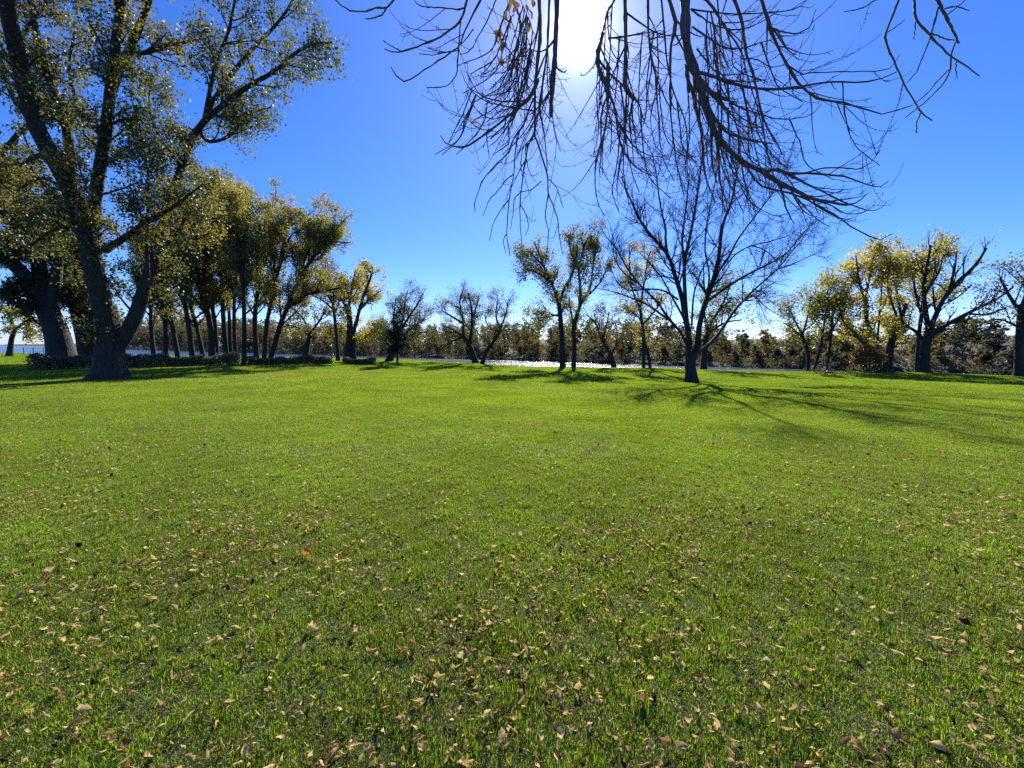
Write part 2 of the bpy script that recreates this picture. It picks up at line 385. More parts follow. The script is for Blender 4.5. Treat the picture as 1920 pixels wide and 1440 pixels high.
def water_mat():
    m, n, l = new_mat("river_water")
    g = n.new('ShaderNodeNewGeometry')
    mp = n.new('ShaderNodeMapping'); mp.inputs['Rotation'].default_value = (0, 0, 0.6); mp.inputs['Scale'].default_value = (1, 1.6, 1); l.new(g.outputs['Position'], mp.inputs['Vector'])
    nz = n.new('ShaderNodeTexNoise'); nz.inputs['Scale'].default_value = 1.1; nz.inputs['Detail'].default_value = 4; nz.inputs['Roughness'].default_value = 0.6; l.new(mp.outputs[0], nz.inputs['Vector'])
    b = n.new('ShaderNodeBump'); b.inputs['Strength'].default_value = 1.0; b.inputs['Distance'].default_value = 0.18; l.new(nz.outputs[0], b.inputs['Height'])
    p = n.new('ShaderNodeBsdfPrincipled'); p.inputs['Base Color'].default_value = (0.03, 0.05, 0.07, 1); p.inputs['Roughness'].default_value = 0.34; p.inputs['IOR'].default_value = 1.33
    ws = n.new('ShaderNodeTexNoise'); ws.inputs['Scale'].default_value = 0.35; ws.inputs['Detail'].default_value = 4; mw = n.new('ShaderNodeMapping'); mw.inputs['Rotation'].default_value = (0, 0, 0.65); mw.inputs['Scale'].default_value = (0.12, 1.6, 1)
    l.new(g.outputs['Position'], mw.inputs['Vector']); l.new(mw.outputs[0], ws.inputs['Vector'])
    wr = n.new('ShaderNodeMapRange'); wr.inputs[1].default_value = 0.38; wr.inputs[2].default_value = 0.62; wr.inputs[3].default_value = 0.10; wr.inputs[4].default_value = 0.30; l.new(ws.outputs[0], wr.inputs[0]); l.new(wr.outputs[0], p.inputs['Roughness'])
    l.new(b.outputs[0], p.inputs['Normal'])
    o = n.new('ShaderNodeOutputMaterial'); l.new(p.outputs[0], o.inputs[0]); return m
obj('river', mk_mesh('river', [(-3000, 20, RIVER_Z), (1500, 20, RIVER_Z), (1500, 3000, RIVER_Z), (-3000, 3000, RIVER_Z)], quads=[[0, 1, 2, 3]], mats=[water_mat()]), kind='structure')

FD = nrm(np.array([1, -0.77])); FN = np.array([-FD[1], FD[0]])
def FB(u, s):                                 # far bank: along the shore u, inland s
    x = FD[0]*u+FN[0]*s; y = 100+FD[1]*u+FN[1]*s
    z = -2.75+0.9*sm(-1, 3, s)+2.0*sm(3, 40, s)+6*sm(40, 400, s)+0.25*np.sin(u*0.11)*sm(2, 10, s)
    z = z+1.6*sm(20, 75, u)*sm(4, 45, s)
    return x, y, z
def farbank_mat():
    m, n, l = new_mat("far_bank_ground")
    g = n.new('ShaderNodeNewGeometry')
    nz = n.new('ShaderNodeTexNoise'); nz.inputs['Scale'].default_value = 0.25; nz.inputs['Detail'].default_value = 8; nz.inputs['Roughness'].default_value = 0.7; l.new(g.outputs['Position'], nz.inputs['Vector'])
    r = ramp(n, [(0.35, (0.022, 0.022, 0.010)), (0.65, (0.045, 0.043, 0.02))]); l.new(nz.outputs[0], r.inputs[0])
    p = n.new('ShaderNodeBsdfPrincipled'); p.inputs['Roughness'].default_value = 0.95; l.new(r.outputs[0], p.inputs['Base Color'])
    o = n.new('ShaderNodeOutputMaterial'); l.new(p.outputs[0], o.inputs[0]); return m
us = np.unique(np.r_[np.linspace(-2500, -300, 30), np.linspace(-300, 160, 130), np.linspace(160, 1500, 20)])
ss = np.unique(np.r_[np.linspace(-3, 12, 16), np.linspace(12, 120, 25), np.linspace(120, 2500, 12)])
obj('far_bank', grid_mesh('far_bank', us, ss, FB, [farbank_mat()]), kind='structure')

# far wood: many small trees and shore brush reading as one mass
def far_wood():
    rng = np.random.default_rng(77)
    mats = [BARK_GREY, leaf_mat("far_brown", [(0.081, 0.069, 0.037), (0.124, 0.100, 0.051)], 0.4, 0.02), leaf_mat("far_olive", [(0.119, 0.111, 0.042), (0.173, 0.153, 0.061)], 0.45, 0.02),
            leaf_mat("far_grey", [(0.092, 0.084, 0.067), (0.124, 0.116, 0.091)], 0.4, 0.02), leaf_mat("far_green", [(0.086, 0.100, 0.049), (0.130, 0.137, 0.067)], 0.45, 0.02), leaf_mat("far_gold", [(0.184, 0.137, 0.042), (0.238, 0.174, 0.061)], 0.45, 0.02)]
    G = Geo()
    protos = []
    for k in range(7):
        t0 = np.zeros((1, 3)); d = nrm(np.array([[rng.normal(0, .08), rng.normal(0, .08), 1]]))
        tp, tr = grow(rng, t0, d, np.array([0.85]), np.array([0.016]), 6, 0.06, 0.05)
        a, ar = spawn(rng, tp, tr, 30, 0.12, 1, 25, 60, 0.2, 0.42, 0.6, 4, 0.12, 0.12, rmin=0.0035)
        b, br = spawn(rng, a, ar, 18, 0.2, 1, 25, 60, 0.1, 0.22, 0.6, 3, 0.15, 0.1, rmin=0.0025)
        c = on_branches(rng, b, 8 if k < 5 else 2.5, jit=0.03)
        tv = [tubes(tp, tr, 5), tubes(a, ar, 3), tubes(b, br, 3)]
        protos.append((tv, c))
    n = 0
    for row, (s0, s1, step, h0, h1) in enumerate([(1.5, 5, 2.8, 3.5, 5.6), (6, 12, 2.8, 5.6, 7.2), (14, 26, 3.0, 7.2, 8.4), (30, 55, 3.2, 8, 9.2)]):
        u = -540.0
        while u < 130:
            u += step*rng.uniform(0.6, 1.4)*(1+max(0, -u-60)/170)
            s = rng.uniform(s0, s1); x, y, z = FB(u, s)
            if abs(x)/max(y, 1) > 1.5: continue
            right = float(sm(15, 60, u))
            if row == 3 and right > 0.3: continue
            far = max(0, -u-60)/170; h = rng.uniform(h0, h1)*(1-0.33*right)*(1+0.15*rng.random()*(row > 0))*(1+0.8*far)
            tv, c = protos[rng.integers(0, 7)]
            a = rng.uniform(0, 6.28); R = np.array([[math.cos(a), -math.sin(a), 0], [math.sin(a), math.cos(a), 0], [0, 0, 1]])
            Sc = np.array([h*rng.uniform(1.0, 1.4), h*rng.uniform(1.0, 1.4), h]); O = np.array([x, y, z-0.2])
            for V, q in tv[:2 if row < 2 else 1]: G.add((V*Sc)@R.T+O, q, 0)
            cc = (c[rng.permutation(len(c))[:[300, 340, 320, 240][row]]]*Sc)@R.T+O
            lv, lq = leaf_quads(rng, cc, [0.42, 0.5, 0.62, 0.8][row]*(1+0.6*far))
            G.add(lv, lq, int(rng.choice([1, 1, 2, 2, 3, 4, 4, 5], p=[.2, .15, .15, .1, .15, .1, .1, .05])))
            n += 1
    for k in range(650):                                # scrub over the far slope
        u = rng.uniform(-120, 110); s = rng.uniform(4, 70); x, y, z = FB(u, s); w = rng.uniform(1.2, 2.4); m = 70
        d = rng.normal(0, 0.5, (m, 3)); d[:, 2] = np.abs(d[:, 2])*1.2
        lv, lq = leaf_quads(rng, np.array([x, y, z])+d*w*np.array([1, 1, 0.75]), 0.45); G.add(lv, lq, int(rng.choice([1, 1, 2, 3, 3])))
    # brush low along the shore
    m = 45000
    u = 130-430*rng.random(m)**1.6; s = np.abs(rng.normal(0.5, 2.2, m)); x, y, z = FB(u, s)
    hh = 0.8+1.4*(0.5+0.5*np.sin(u*0.35)*np.sin(u*0.13+1))
    c = np.stack([x, y, z+rng.random(m)**0.8*hh], -1)
    lv, lq = leaf_quads(rng, c, 0.34, aspect=0.5); k = m//2
    G.add(lv[:k*4], lq[:k], 3); G.add(lv[k*4:], lq[k:]-k*4, 1)
    TRI['n'] += G.tris()
    obj('far_wood', G.mesh('far_wood', mats, smooth=False), kind='stuff', label='brown autumn wood lining the far river bank', cat='wood')
far_wood()

# ------------------------------------------------------------------ grass (uncountable: one object of instanced turf tiles)
def blade_mat():
    m, n, l = new_mat("grass_blade")
    g = n.new('ShaderNodeNewGeometry')
    r = ramp(n, [(0.0, (0.05, 0.092, 0.016)), (0.45, (0.098, 0.162, 0.018)), (0.87, (0.16, 0.23, 0.024)), (0.93, (0.21, 0.21, 0.05)), (1.0, (0.30, 0.25, 0.10))])
    l.new(g.outputs['Random Per Island'], r.inputs[0])
    nz = n.new('ShaderNodeTexNoise'); nz.inputs['Scale'].default_value = 0.5; nz.inputs['Detail'].default_value = 4; nz.inputs['Roughness'].default_value = 0.6; l.new(g.outputs['Position'], nz.inputs['Vector'])
    mr = n.new('ShaderNodeMapRange'); mr.inputs[1].default_value = 0.3; mr.inputs[2].default_value = 0.7; mr.inputs[3].default_value = 0.72; mr.inputs[4].default_value = 1.22; l.new(nz.outputs[0], mr.inputs[0])
    mu = n.new('ShaderNodeVectorMath'); mu.operation = 'SCALE'; l.new(r.outputs[0], mu.inputs[0]); l.new(mr.outputs[0], mu.inputs['Scale'])
    n2 = n.new('ShaderNodeTexNoise'); n2.inputs['Scale'].default_value = 0.9; n2.inputs['Detail'].default_value = 6; n2.inputs['Roughness'].default_value = 0.7; n2.inputs['Distortion'].default_value = 0.6; l.new(g.outputs['Position'], n2.inputs['Vector'])
    m2 = n.new('ShaderNodeMapRange'); m2.inputs[1].default_value = 0.55; m2.inputs[2].default_value = 0.75; m2.inputs[4].default_value = 0.55; l.new(n2.outputs[0], m2.inputs[0])
    wx = n.new('ShaderNodeMixRGB'); wx.inputs[2].default_value = (0.15, 0.14, 0.04, 1); l.new(m2.outputs[0], wx.inputs[0]); l.new(mu.outputs[0], wx.inputs[1]); mu = wx   # thin, drier turf in patches
    d = n.new('ShaderNodeBsdfDiffuse'); t = n.new('ShaderNodeBsdfTranslucent'); s = n.new('ShaderNodeBsdfGlossy'); s.inputs['Roughness'].default_value = 0.42
    l.new(mu.outputs[0], d.inputs[0])
    tv = n.new('ShaderNodeVectorMath'); tv.operation = 'MULTIPLY'; tv.inputs[1].default_value = (2.2, 2.2, 0.7); l.new(mu.outputs[0], tv.inputs[0]); l.new(tv.outputs[0], t.inputs[0])
    a = n.new('ShaderNodeMixShader'); a.inputs[0].default_value = 0.66; l.new(d.outputs[0], a.inputs[1]); l.new(t.outputs[0], a.inputs[2])
    b = n.new('ShaderNodeMixShader'); b.inputs[0].default_value = 0.02; l.new(a.outputs[0], b.inputs[1]); l.new(s.outputs[0], b.inputs[2])
    o = n.new('ShaderNodeOutputMaterial'); l.new(b.outputs[0], o.inputs[0]); return m
BLADE = blade_mat()
def turf_tile(seed, count, hgt, wid, two):
    rng = np.random.default_rng(seed)
    p = rng.uniform(-0.505, 0.505, (count, 2))
    # tufts: height and density wander over the tile
    hv = 0.75+0.35*np.sin(p[:, 0]*9+seed)*np.sin(p[:, 1]*11+2*seed)+0.2*np.sin(p[:, 0]*23)*np.sin(p[:, 1]*19)
    h = hgt*np.clip(hv, 0.5, 1.35)*rng.uniform(0.55, 1.25, count); a = rng.uniform(0, 6.283, count)
    d = np.stack([np.cos(a), np.sin(a), 0*a], -1); sd = np.stack([-np.sin(a), np.cos(a), 0*a], -1)
    lean = np.abs(rng.normal(0.6, 0.4, count))[:, None]; z = np.array([0, 0, 1.0])
    b = np.concatenate([p, np.full((count, 1), -0.004)], 1); hh = h[:, None]; w = (wid*rng.uniform(0.6, 1.3, count))[:, None]
    if two:
        m_ = b+hh*0.55*nrm(z+d*lean*0.6); tip = m_+hh*0.5*nrm(z+d*lean*1.9)
        V = np.stack([b-sd*w*0.5, b+sd*w*0.5, m_+sd*w*0.42, m_-sd*w*0.42, tip], 1).reshape(-1, 3)
        k = np.arange(count)*5
        return mk_mesh('turf', V, quads=np.stack([k, k+1, k+2, k+3], -1), tris=np.stack([k+3, k+2, k+4], -1), mats=[BLADE], smooth=False)
    tip = b+hh*nrm(z+d*lean)
    V = np.stack([b-sd*w*0.5, b+sd*w*0.5, tip], 1).reshape(-1, 3); k = np.arange(count)*3
    return mk_mesh('turf', V, tris=np.stack([k, k+1, k+2], -1), mats=[BLADE], smooth=False)
def in_view(x, y, m=2.0): return (y > 0.2) & (np.abs(x) < 1.27*y+m)
def grass():
    rng = np.random.default_rng(5)
    col = bpy.data.collections.new("turf_tiles")
    for k in range(3): col.objects.link(bpy.data.objects.new("turf_%d" % k, turf_tile(10+k, 30000, 0.041, 0.0029, True)))
    for k in range(3): col.objects.link(bpy.data.objects.new("turf_%d" % (3+k), turf_tile(20+k, 9000, 0.05, 0.006, False)))
    for k in range(3): col.objects.link(bpy.data.objects.new("turf_%d" % (6+k), turf_tile(30+k, 1800, 0.065, 0.014, False)))
    gx, gy = np.meshgrid(np.arange(-110, 60), np.arange(0, 86)); x = gx.ravel()+0.5; y = gy.ravel()+0.5
    ok = in_view(x, y) & (y < yb(x)+3.0); x, y = x[ok], y[ok]
    yl = y*rng.uniform(0.72, 1.35, len(y)); lod = np.where(yl < 7.5, 0, np.where(yl < 19, 1, 2)); idx = lod*3+rng.integers(0, 3, len(x))
    e = 0.4; nx = -(T(x+e, y)-T(x-e, y))/(2*e); ny = -(T(x, y+e)-T(x, y-e))/(2*e)
    me = bpy.data.meshes.new('grass'); me.vertices.add(len(x)); me.vertices.foreach_set('co', np.stack([x, y, T(x, y)], -1).astype(np.float32).ravel())
    yaw = rng.integers(0, 4, len(x))*math.pi/2
    # tilt the tile with the ground, then turn it about its own axis
    from mathutils import Quaternion
    rot = np.empty((len(x), 3), np.float32)
    for i in range(len(x)):
        q = Vector((0, 0, 1)).rotation_difference(Vector((nx[i], ny[i], 1))) @ Quaternion((0, 0, 1), yaw[i]); rot[i] = q.to_euler()
    a = me.attributes.new('rot', 'FLOAT_VECTOR', 'POINT'); a.data.foreach_set('vector', rot.ravel())
    a = me.attributes.new('pick', 'INT', 'POINT'); a.data.foreach_set('value', idx.astype(np.int32))
    me.materials.append(BLADE)
    o = obj('grass', me, kind='stuff', label='short sunlit green lawn grass with blades standing', cat='grass')
    ng = bpy.data.node_groups.new("turf", 'GeometryNodeTree')
    ng.interface.new_socket("Geometry", in_out='INPUT', socket_type='NodeSocketGeometry'); ng.interface.new_socket("Geometry", in_out='OUTPUT', socket_type='NodeSocketGeometry')
    N, L = ng.nodes, ng.links
    gi = N.new('NodeGroupInput'); go = N.new('NodeGroupOutput'); ip = N.new('GeometryNodeInstanceOnPoints'); ci = N.new('GeometryNodeCollectionInfo')
    ci.inputs[0].default_value = col; ci.inputs[1].default_value = True; ci.inputs[2].default_value = True
    r = N.new('GeometryNodeInputNamedAttribute'); r.data_type = 'FLOAT_VECTOR'; r.inputs[0].default_value = 'rot'
    pk = N.new('GeometryNodeInputNamedAttribute'); pk.data_type = 'INT'; pk.inputs[0].default_value = 'pick'
    ip.inputs['Pick Instance'].default_value = True
    e2r = N.new('FunctionNodeEulerToRotation')
    L.new(gi.outputs[0], ip.inputs['Points']); L.new(ci.outputs[0], ip.inputs['Instance']); L.new(pk.outputs[0], ip.inputs['Instance Index'])
    L.new(r.outputs[0], e2r.inputs[0]); L.new(e2r.outputs[0], ip.inputs['Rotation']); L.new(ip.outputs[0], go.inputs[0])
    md = o.modifiers.new("turf", 'NODES'); md.node_group = ng
grass()

# ------------------------------------------------------------------ trees
def LV(dens, t0, t1, a, l, rr=0.6, S=5, w=0.1, up=0.08, sides=3, **k):
    return dict(dens=dens, t0=t0, t1=t1, a0=a[0], a1=a[1], l0=l[0], l1=l[1], rr=rr, S=S, wander=w, up=up, sides=sides, **k)

# the big cottonwood at left
build_tree('cottonwood_tree', 'huge cottonwood with thick forked furrowed trunk standing in front of the hedge', 205, [
    (50, 40, [(207, 711), (206, 670), (208, 640), (204, 610), (197, 580)]),
    (38, 18, [(203, 625), (192, 570), (180, 520), (166, 455), (148, 395), (125, 340), (96, 288), (70, 240), (50, 170), (28, 80), (10, 0), (0, -80)]),
    (30, 13, [(217, 655), (240, 620), (256, 588), (270, 548), (284, 500), (300, 450), (322, 375), (345, 300), (368, 245)]),
    (25, 12, [(172, 470), (176, 400), (184, 335), (195, 270), (205, 190), (215, 100), (228, 0), (236, -90)]),
    (17, 9, [(207, 180), (222, 135), (240, 100), (262, 50), (280, 0), (300, -70)]),
    (10, 4, [(250, 101), (280, 97), (310, 86), (345, 80), (378, 72)]),
    (13, 4, [(366, 250), (385, 225), (405, 208), (450, 172), (515, 133), (560, 95), (600, 82), (622, 79)]),
    (11, 4, [(385, 222), (400, 190), (430, 145), (470, 95), (510, 55), (545, 8), (560, -40)]),
    (9, 4, [(384, 222), (398, 150), (412, 100), (428, 60), (440, 5), (450, -50)]),
    (20, 10, [(133, 350), (128, 260), (118, 215), (100, 170), (85, 120), (70, 70), (58, 0)]),
    (16, 2.5, [(196, 470), (235, 445), (270, 420), (305, 400), (330, 385), (380, 345)]),
    (8, 1.2, [(278, 520), (275, 440), (278, 330), (262, 240), (245, 180), (238, 160)]),
    (14, 5, [(60, 205), (30, 190), (0, 120), (-40, 60)]),
    (10, 4, [(150, 400), (110, 390), (70, 400), (20, 430)]),
    (9, 4, [(290, 480), (330, 440), (352, 400), (372, 360)]),
    (9, 3, [(340, 310), (300, 260), (280, 200), (285, 140)]),
    (11, 4, [(60, 232), (35, 250), (0, 290), (-30, 330)]), (12, 4, [(96, 288), (65, 295), (25, 325), (-10, 350)]), (10, 4, [(160, 440), (120, 425), (80, 445), (40, 475)]), (10, 4, [(148, 398), (105, 345), (70, 335), (30, 360)]), (9, 4, [(28, 85), (60, 40), (90, 0), (110, -40)]), (9, 4, [(196, 265), (150, 200), (130, 130), (140, 60)]),
    (8, 3, [(372, 240), (390, 265), (430, 255), (470, 215), (510, 200)]),
], [LV(1.4, 0.12, 1, (25, 65), (1.0, 2.5), 0.5, 6, 0.14, 0.04, 5, rmin=0.008), LV(3.0, 0.2, 1, (25, 60), (0.5, 1.2), 0.6, 4, 0.15, -0.02, 3, rmin=0.004),
    LV(4.0, 0.2, 1, (25, 65), (0.2, 0.5), 0.6, 3, 0.18, -0.06, 3, rmin=0.003)],
    BARK_BIG, py=711, leaf=dict(per=11, size=0.108, mat=L_COTTON, jit=0.2, hang=0.8, aspect=0.9), seed=3, separate=True, flare=1.4, lean=0.3, leaf_lv=(-1, 1), dm=(1.8, 1.5, 1.5), tt0=0.5, wmul=0.82)

# the huge dark tree leaning left behind it
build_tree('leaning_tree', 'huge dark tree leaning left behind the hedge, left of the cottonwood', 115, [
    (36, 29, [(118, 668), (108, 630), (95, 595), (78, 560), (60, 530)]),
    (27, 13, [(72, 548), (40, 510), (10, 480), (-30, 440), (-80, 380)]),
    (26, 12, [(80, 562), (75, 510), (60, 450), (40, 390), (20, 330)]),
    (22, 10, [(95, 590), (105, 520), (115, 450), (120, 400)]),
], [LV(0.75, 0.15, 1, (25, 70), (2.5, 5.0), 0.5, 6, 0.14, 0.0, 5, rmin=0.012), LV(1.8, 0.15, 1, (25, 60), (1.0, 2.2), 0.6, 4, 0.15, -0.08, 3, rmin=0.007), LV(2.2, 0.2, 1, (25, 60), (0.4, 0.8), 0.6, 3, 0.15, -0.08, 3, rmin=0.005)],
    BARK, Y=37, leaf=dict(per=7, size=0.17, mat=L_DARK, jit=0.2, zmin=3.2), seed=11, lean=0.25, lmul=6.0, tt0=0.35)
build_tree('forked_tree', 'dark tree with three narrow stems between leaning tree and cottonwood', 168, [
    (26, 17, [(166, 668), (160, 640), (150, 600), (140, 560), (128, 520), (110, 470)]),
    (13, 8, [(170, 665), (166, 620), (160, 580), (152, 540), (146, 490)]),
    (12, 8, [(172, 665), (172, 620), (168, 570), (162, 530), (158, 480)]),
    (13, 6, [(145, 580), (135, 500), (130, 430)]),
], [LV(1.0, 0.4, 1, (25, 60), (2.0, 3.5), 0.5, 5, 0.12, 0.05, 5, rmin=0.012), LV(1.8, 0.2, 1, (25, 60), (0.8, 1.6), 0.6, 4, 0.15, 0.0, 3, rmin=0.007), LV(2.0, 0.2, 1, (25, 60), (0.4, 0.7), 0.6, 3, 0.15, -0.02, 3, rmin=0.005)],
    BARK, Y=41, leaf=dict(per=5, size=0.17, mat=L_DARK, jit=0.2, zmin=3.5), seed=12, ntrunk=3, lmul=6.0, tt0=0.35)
build_tree('weeping_tree', 'small yellow weeping tree at the far left water edge', 18, [
    (9, 6, [(16, 660), (22, 635), (30, 615)]), (5, 3, [(30, 618), (45, 605), (65, 602)]), (5, 3, [(28, 620), (20, 595), (15, 570)]), (4, 2, [(45, 606), (70, 600), (88, 612)]),
], [LV(0.8, 0.2, 1, (30, 70), (2, 4), 0.5, 6, 0.1, 0.1, 4, rmin=0.02, up_end=-0.5), LV(1.6, 0.2, 1, (20, 50), (1.2, 2.4), 0.6, 4, 0.1, -0.35, 3, rmin=0.01)],
    BARK, Y=62, leaf=dict(per=13, size=0.24, mat=L_YELLOW, jit=0.2, hang=1, zmin=0.9), seed=13)

# the grove behind the hedge
GT = [ # base px, Y, width, trunk polyline, colour
    (289, 43, 13, [(289, 668), (284, 620), (283, 580), (286, 530), (292, 480)], L_GROVE, 'leftmost grove tree beside the cottonwood fork, trunk bowed left'),
    (309, 40, 15, [(309, 668), (311, 620), (304, 580), (290, 535), (280, 480)], L_GROVE, 'grove tree leaning left with kinked lower trunk'),
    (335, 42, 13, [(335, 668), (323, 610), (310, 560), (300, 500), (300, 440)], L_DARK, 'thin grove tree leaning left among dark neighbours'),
    (362, 39, 15, [(362, 668), (352, 600), (338, 525), (325, 470), (318, 410)], L_GROVE, 'grove tree with straight trunk slanting left behind hedge'),
    (383, 43, 12, [(383, 668), (368, 610), (353, 560), (342, 500), (345, 430)], L_GROVE, 'slim slanting grove tree half hidden by the wide trunk'),
    (396, 40, 17, [(397, 668), (394, 610), (378, 545), (362, 480), (365, 410), (375, 350)], L_GROVE, 'wide trunked grove tree curving left high up'),
    (407, 42, 13, [(407, 668), (402, 600), (392, 540), (388, 450), (392, 370)], L_GROVE, 'grove tree pressed against the wide trunk'),
    (424, 41, 14, [(425, 668), (419, 600), (415, 520), (405, 430), (412, 360)], L_OLIVE, 'upright grove tree left of the slim trio'),
    (433, 44, 10, [(433, 668), (430, 600), (428, 520), (420, 420), (430, 360)], L_GROVE, 'slim upright grove tree, middle of the trio'),
    (442, 41, 11, [(442, 668), (439, 600), (441, 520), (447, 430), (455, 365)], L_GROVE, 'slim upright grove tree right of the trio'),
    (457, 34.5, 13, [(457, 681), (458, 610), (455, 530), (447, 450), (440, 370)], L_GROVE, 'foremost grove tree standing in the gap between hedges'),
    (481, 43, 14, [(481, 668), (478, 600), (484, 540), (500, 450), (505, 385)], L_GROVE, 'grove tree with ivy thick base right of the hedge gap'),
    (494, 40, 12, [(494, 668), (500, 610), (515, 535), (535, 440), (545, 400)], L_GROVE, 'grove tree slanting right with tall feathery top'),
    (503, 40, 14, [(503, 668), (528, 605), (560, 525), (605, 455), (630, 420)], L_GROVE, 'grove tree leaning far right out over the lawn edge'),
]
for k, (bx, Yk, w, pl, lm, lab) in enumerate(GT):
    last = pl[-1]; l2 = pl[-2]
    limbs = [(w*0.68, w*0.26, pl), (w*0.36, w*0.14, [pl[2], ((pl[2][0]+last[0])/2+14, l2[1]+5), (last[0]+26, last[1]+35)]),
             (w*0.36, w*0.14, [pl[2], ((pl[2][0]+last[0])/2-14, l2[1]+10), (last[0]-24, last[1]+45)])]
    if k == 13: limbs.append((8, 3, [(515, 640), (535, 585), (570, 555), (610, 545), (640, 540)])); limbs.append((8, 3, [(560, 525), (575, 460), (585, 410)]))
    up = 0.12
    build_tree('grove_tree', lab, bx, limbs,
        [LV(0.9, 0.25, 1, (20, 55), (1.8, 4.4), 0.5, 5, 0.1, up, 5, rmin=0.012), LV(2.0, 0.15, 1, (20, 50), (0.7, 1.8), 0.6, 4, 0.12, up, 3, rmin=0.007), LV(2.6, 0.2, 1, (20, 50), (0.35, 0.7), 0.6, 3, 0.14, 0.12, 3, rmin=0.005)],
        BARK, Y=Yk, leaf=dict(per=4.3, size=0.17, mat=lm, jit=0.17, hang=-0.2, aspect=0.6, zmin=1.6), seed=100+k, group='grove trees behind the hedge', lean=0.5, tt0=0.15, lmul=2.9)

ST = [LV(1.0, 0.2, 1, (25, 60), (1.2, 2.6), 0.5, 5, 0.12, 0.08, 4, rmin=0.012), LV(1.9, 0.15, 1, (25, 55), (0.6, 1.2), 0.6, 4, 0.14, 0.06, 3, rmin=0.007), LV(2.4, 0.2, 1, (25, 55), (0.3, 0.6), 0.6, 3, 0.15, 0.04, 3, rmin=0.005)]
def ST_(s, up=0.08, d=1.0, a=(25, 60)):
    s = s*1.3
    return [LV(1.0*d/s, 0.2, 1, a, (1.2*s, 2.6*s), 0.5, 5, 0.12, up, 4, rmin=0.012), LV(1.9/s, 0.15, 1, (25, 55), (0.6*s, 1.2*s), 0.6, 4, 0.14, up, 3, rmin=0.007), LV(2.4/s, 0.2, 1, (25, 55), (0.3*s, 0.6*s), 0.6, 3, 0.15, up*0.5, 3, rmin=0.005)]

build_tree('leaning_tree', 'thin leaved tree with short trunk leaning right over the long low hedge', 572, [
    (11, 8, [(570, 668), (577, 645), (582, 625)]), (6, 3, [(581, 628), (570, 600), (552, 580)]), (5, 3, [(582, 625), (600, 600), (610, 580)]), (4, 2, [(580, 630), (560, 615), (535, 608)])],
    ST_(0.9), BARK, Y=44, leaf=dict(per=4, size=0.17, mat=L_GROVE, jit=0.22), seed=21)
build_tree('orange_tree', 'orange brown crowned tree on a thin straight trunk right of the grove', 635, [
    (7, 5, [(634, 670), (631, 630), (627, 590), (622, 550)]), (4, 2, [(627, 590), (640, 550), (640, 510)]), (4, 2, [(624, 570), (600, 530), (590, 500)]), (4, 2, [(625, 580), (600, 560), (575, 550)])],
    ST_(1.0, 0.05), BARK, Y=45, leaf=dict(per=6, size=0.17, mat=L_ORANGE, jit=0.25, zmin=2.8), seed=22)
build_tree('tall_tree', 'loose mixed brown and green tree with twin trunks beside the orange tree', 652, [
    (14, 9, [(650, 672), (655, 640), (656, 610), (652, 570)]), (9, 6, [(664, 672), (662, 640), (666, 610)]), (6, 3, [(653, 580), (660, 540), (668, 505)]),
    (7, 3, [(666, 612), (680, 560), (695, 520), (698, 500)]), (5, 2, [(675, 580), (700, 555), (715, 545)]), (5, 2, [(654, 590), (640, 560), (630, 540)]), (4, 2, [(660, 640), (690, 630), (710, 620)])],
    ST_(0.8, 0.04), BARK, Y=43, leaf=dict(per=6, size=0.17, mat=L_OLIVE, jit=0.22, hang=0.6), seed=23, ntrunk=2)
build_tree('willow_tree', 'fan shaped grey green willow behind the dark slender evergreen', 733, [
    (12, 8, [(728, 680), (738, 655), (745, 635)]), (6, 2, [(744, 638), (760, 605), (780, 575), (793, 550)]), (6, 2, [(744, 640), (755, 600), (760, 560), (765, 545)]),
    (5, 2, [(745, 640), (775, 612), (800, 598)]), (5, 2, [(742, 645), (738, 600), (742, 560)]), (5, 2, [(738, 655), (715, 630), (705, 600)]), (4, 2, [(745, 640), (780, 625), (805, 622)])],
    ST_(0.9, 0.08, 1.2), BARK, Y=46, leaf=dict(per=6, size=0.15, mat=L_WILLOW, jit=0.2, aspect=0.4), seed=24)
build_tree('willow_tree', 'larger wispy willow leaning left, first of the riverside pair', 893, [
    (11, 8, [(893, 685), (886, 662), (876, 640), (868, 630)]), (7, 3, [(880, 650), (885, 610), (884, 580), (878, 550)]), (6, 2, [(869, 632), (868, 600), (862, 565), (868, 545)]),
    (6, 2, [(868, 630), (848, 640), (835, 650)]), (5, 2, [(866, 605), (845, 592), (828, 582)]), (5, 2, [(884, 600), (895, 570), (898, 560)]), (5, 2, [(868, 630), (850, 618), (828, 610)])],
    ST_(0.8, 0.05, 1.3), BARK, Y=47, leaf=dict(per=6, size=0.14, mat=L_WILLOW, jit=0.2, aspect=0.4, hang=0.6), seed=25, group=None)
build_tree('willow_tree', 'smaller wispy willow leaning right, second of the riverside pair', 904, [
    (8, 6, [(903, 685), (910, 664), (922, 645), (935, 625), (938, 615)]), (4, 2, [(937, 620), (930, 590), (934, 560)]), (4, 2, [(938, 616), (948, 590), (952, 568)]), (3, 2, [(936, 622), (915, 610), (908, 590)]), (3, 2, [(938, 620), (955, 618), (968, 620)])],
    ST_(0.75, 0.05, 1.3), BARK, Y=47, leaf=dict(per=6, size=0.14, mat=L_WILLOW, jit=0.2, aspect=0.4, hang=0.5), seed=26)
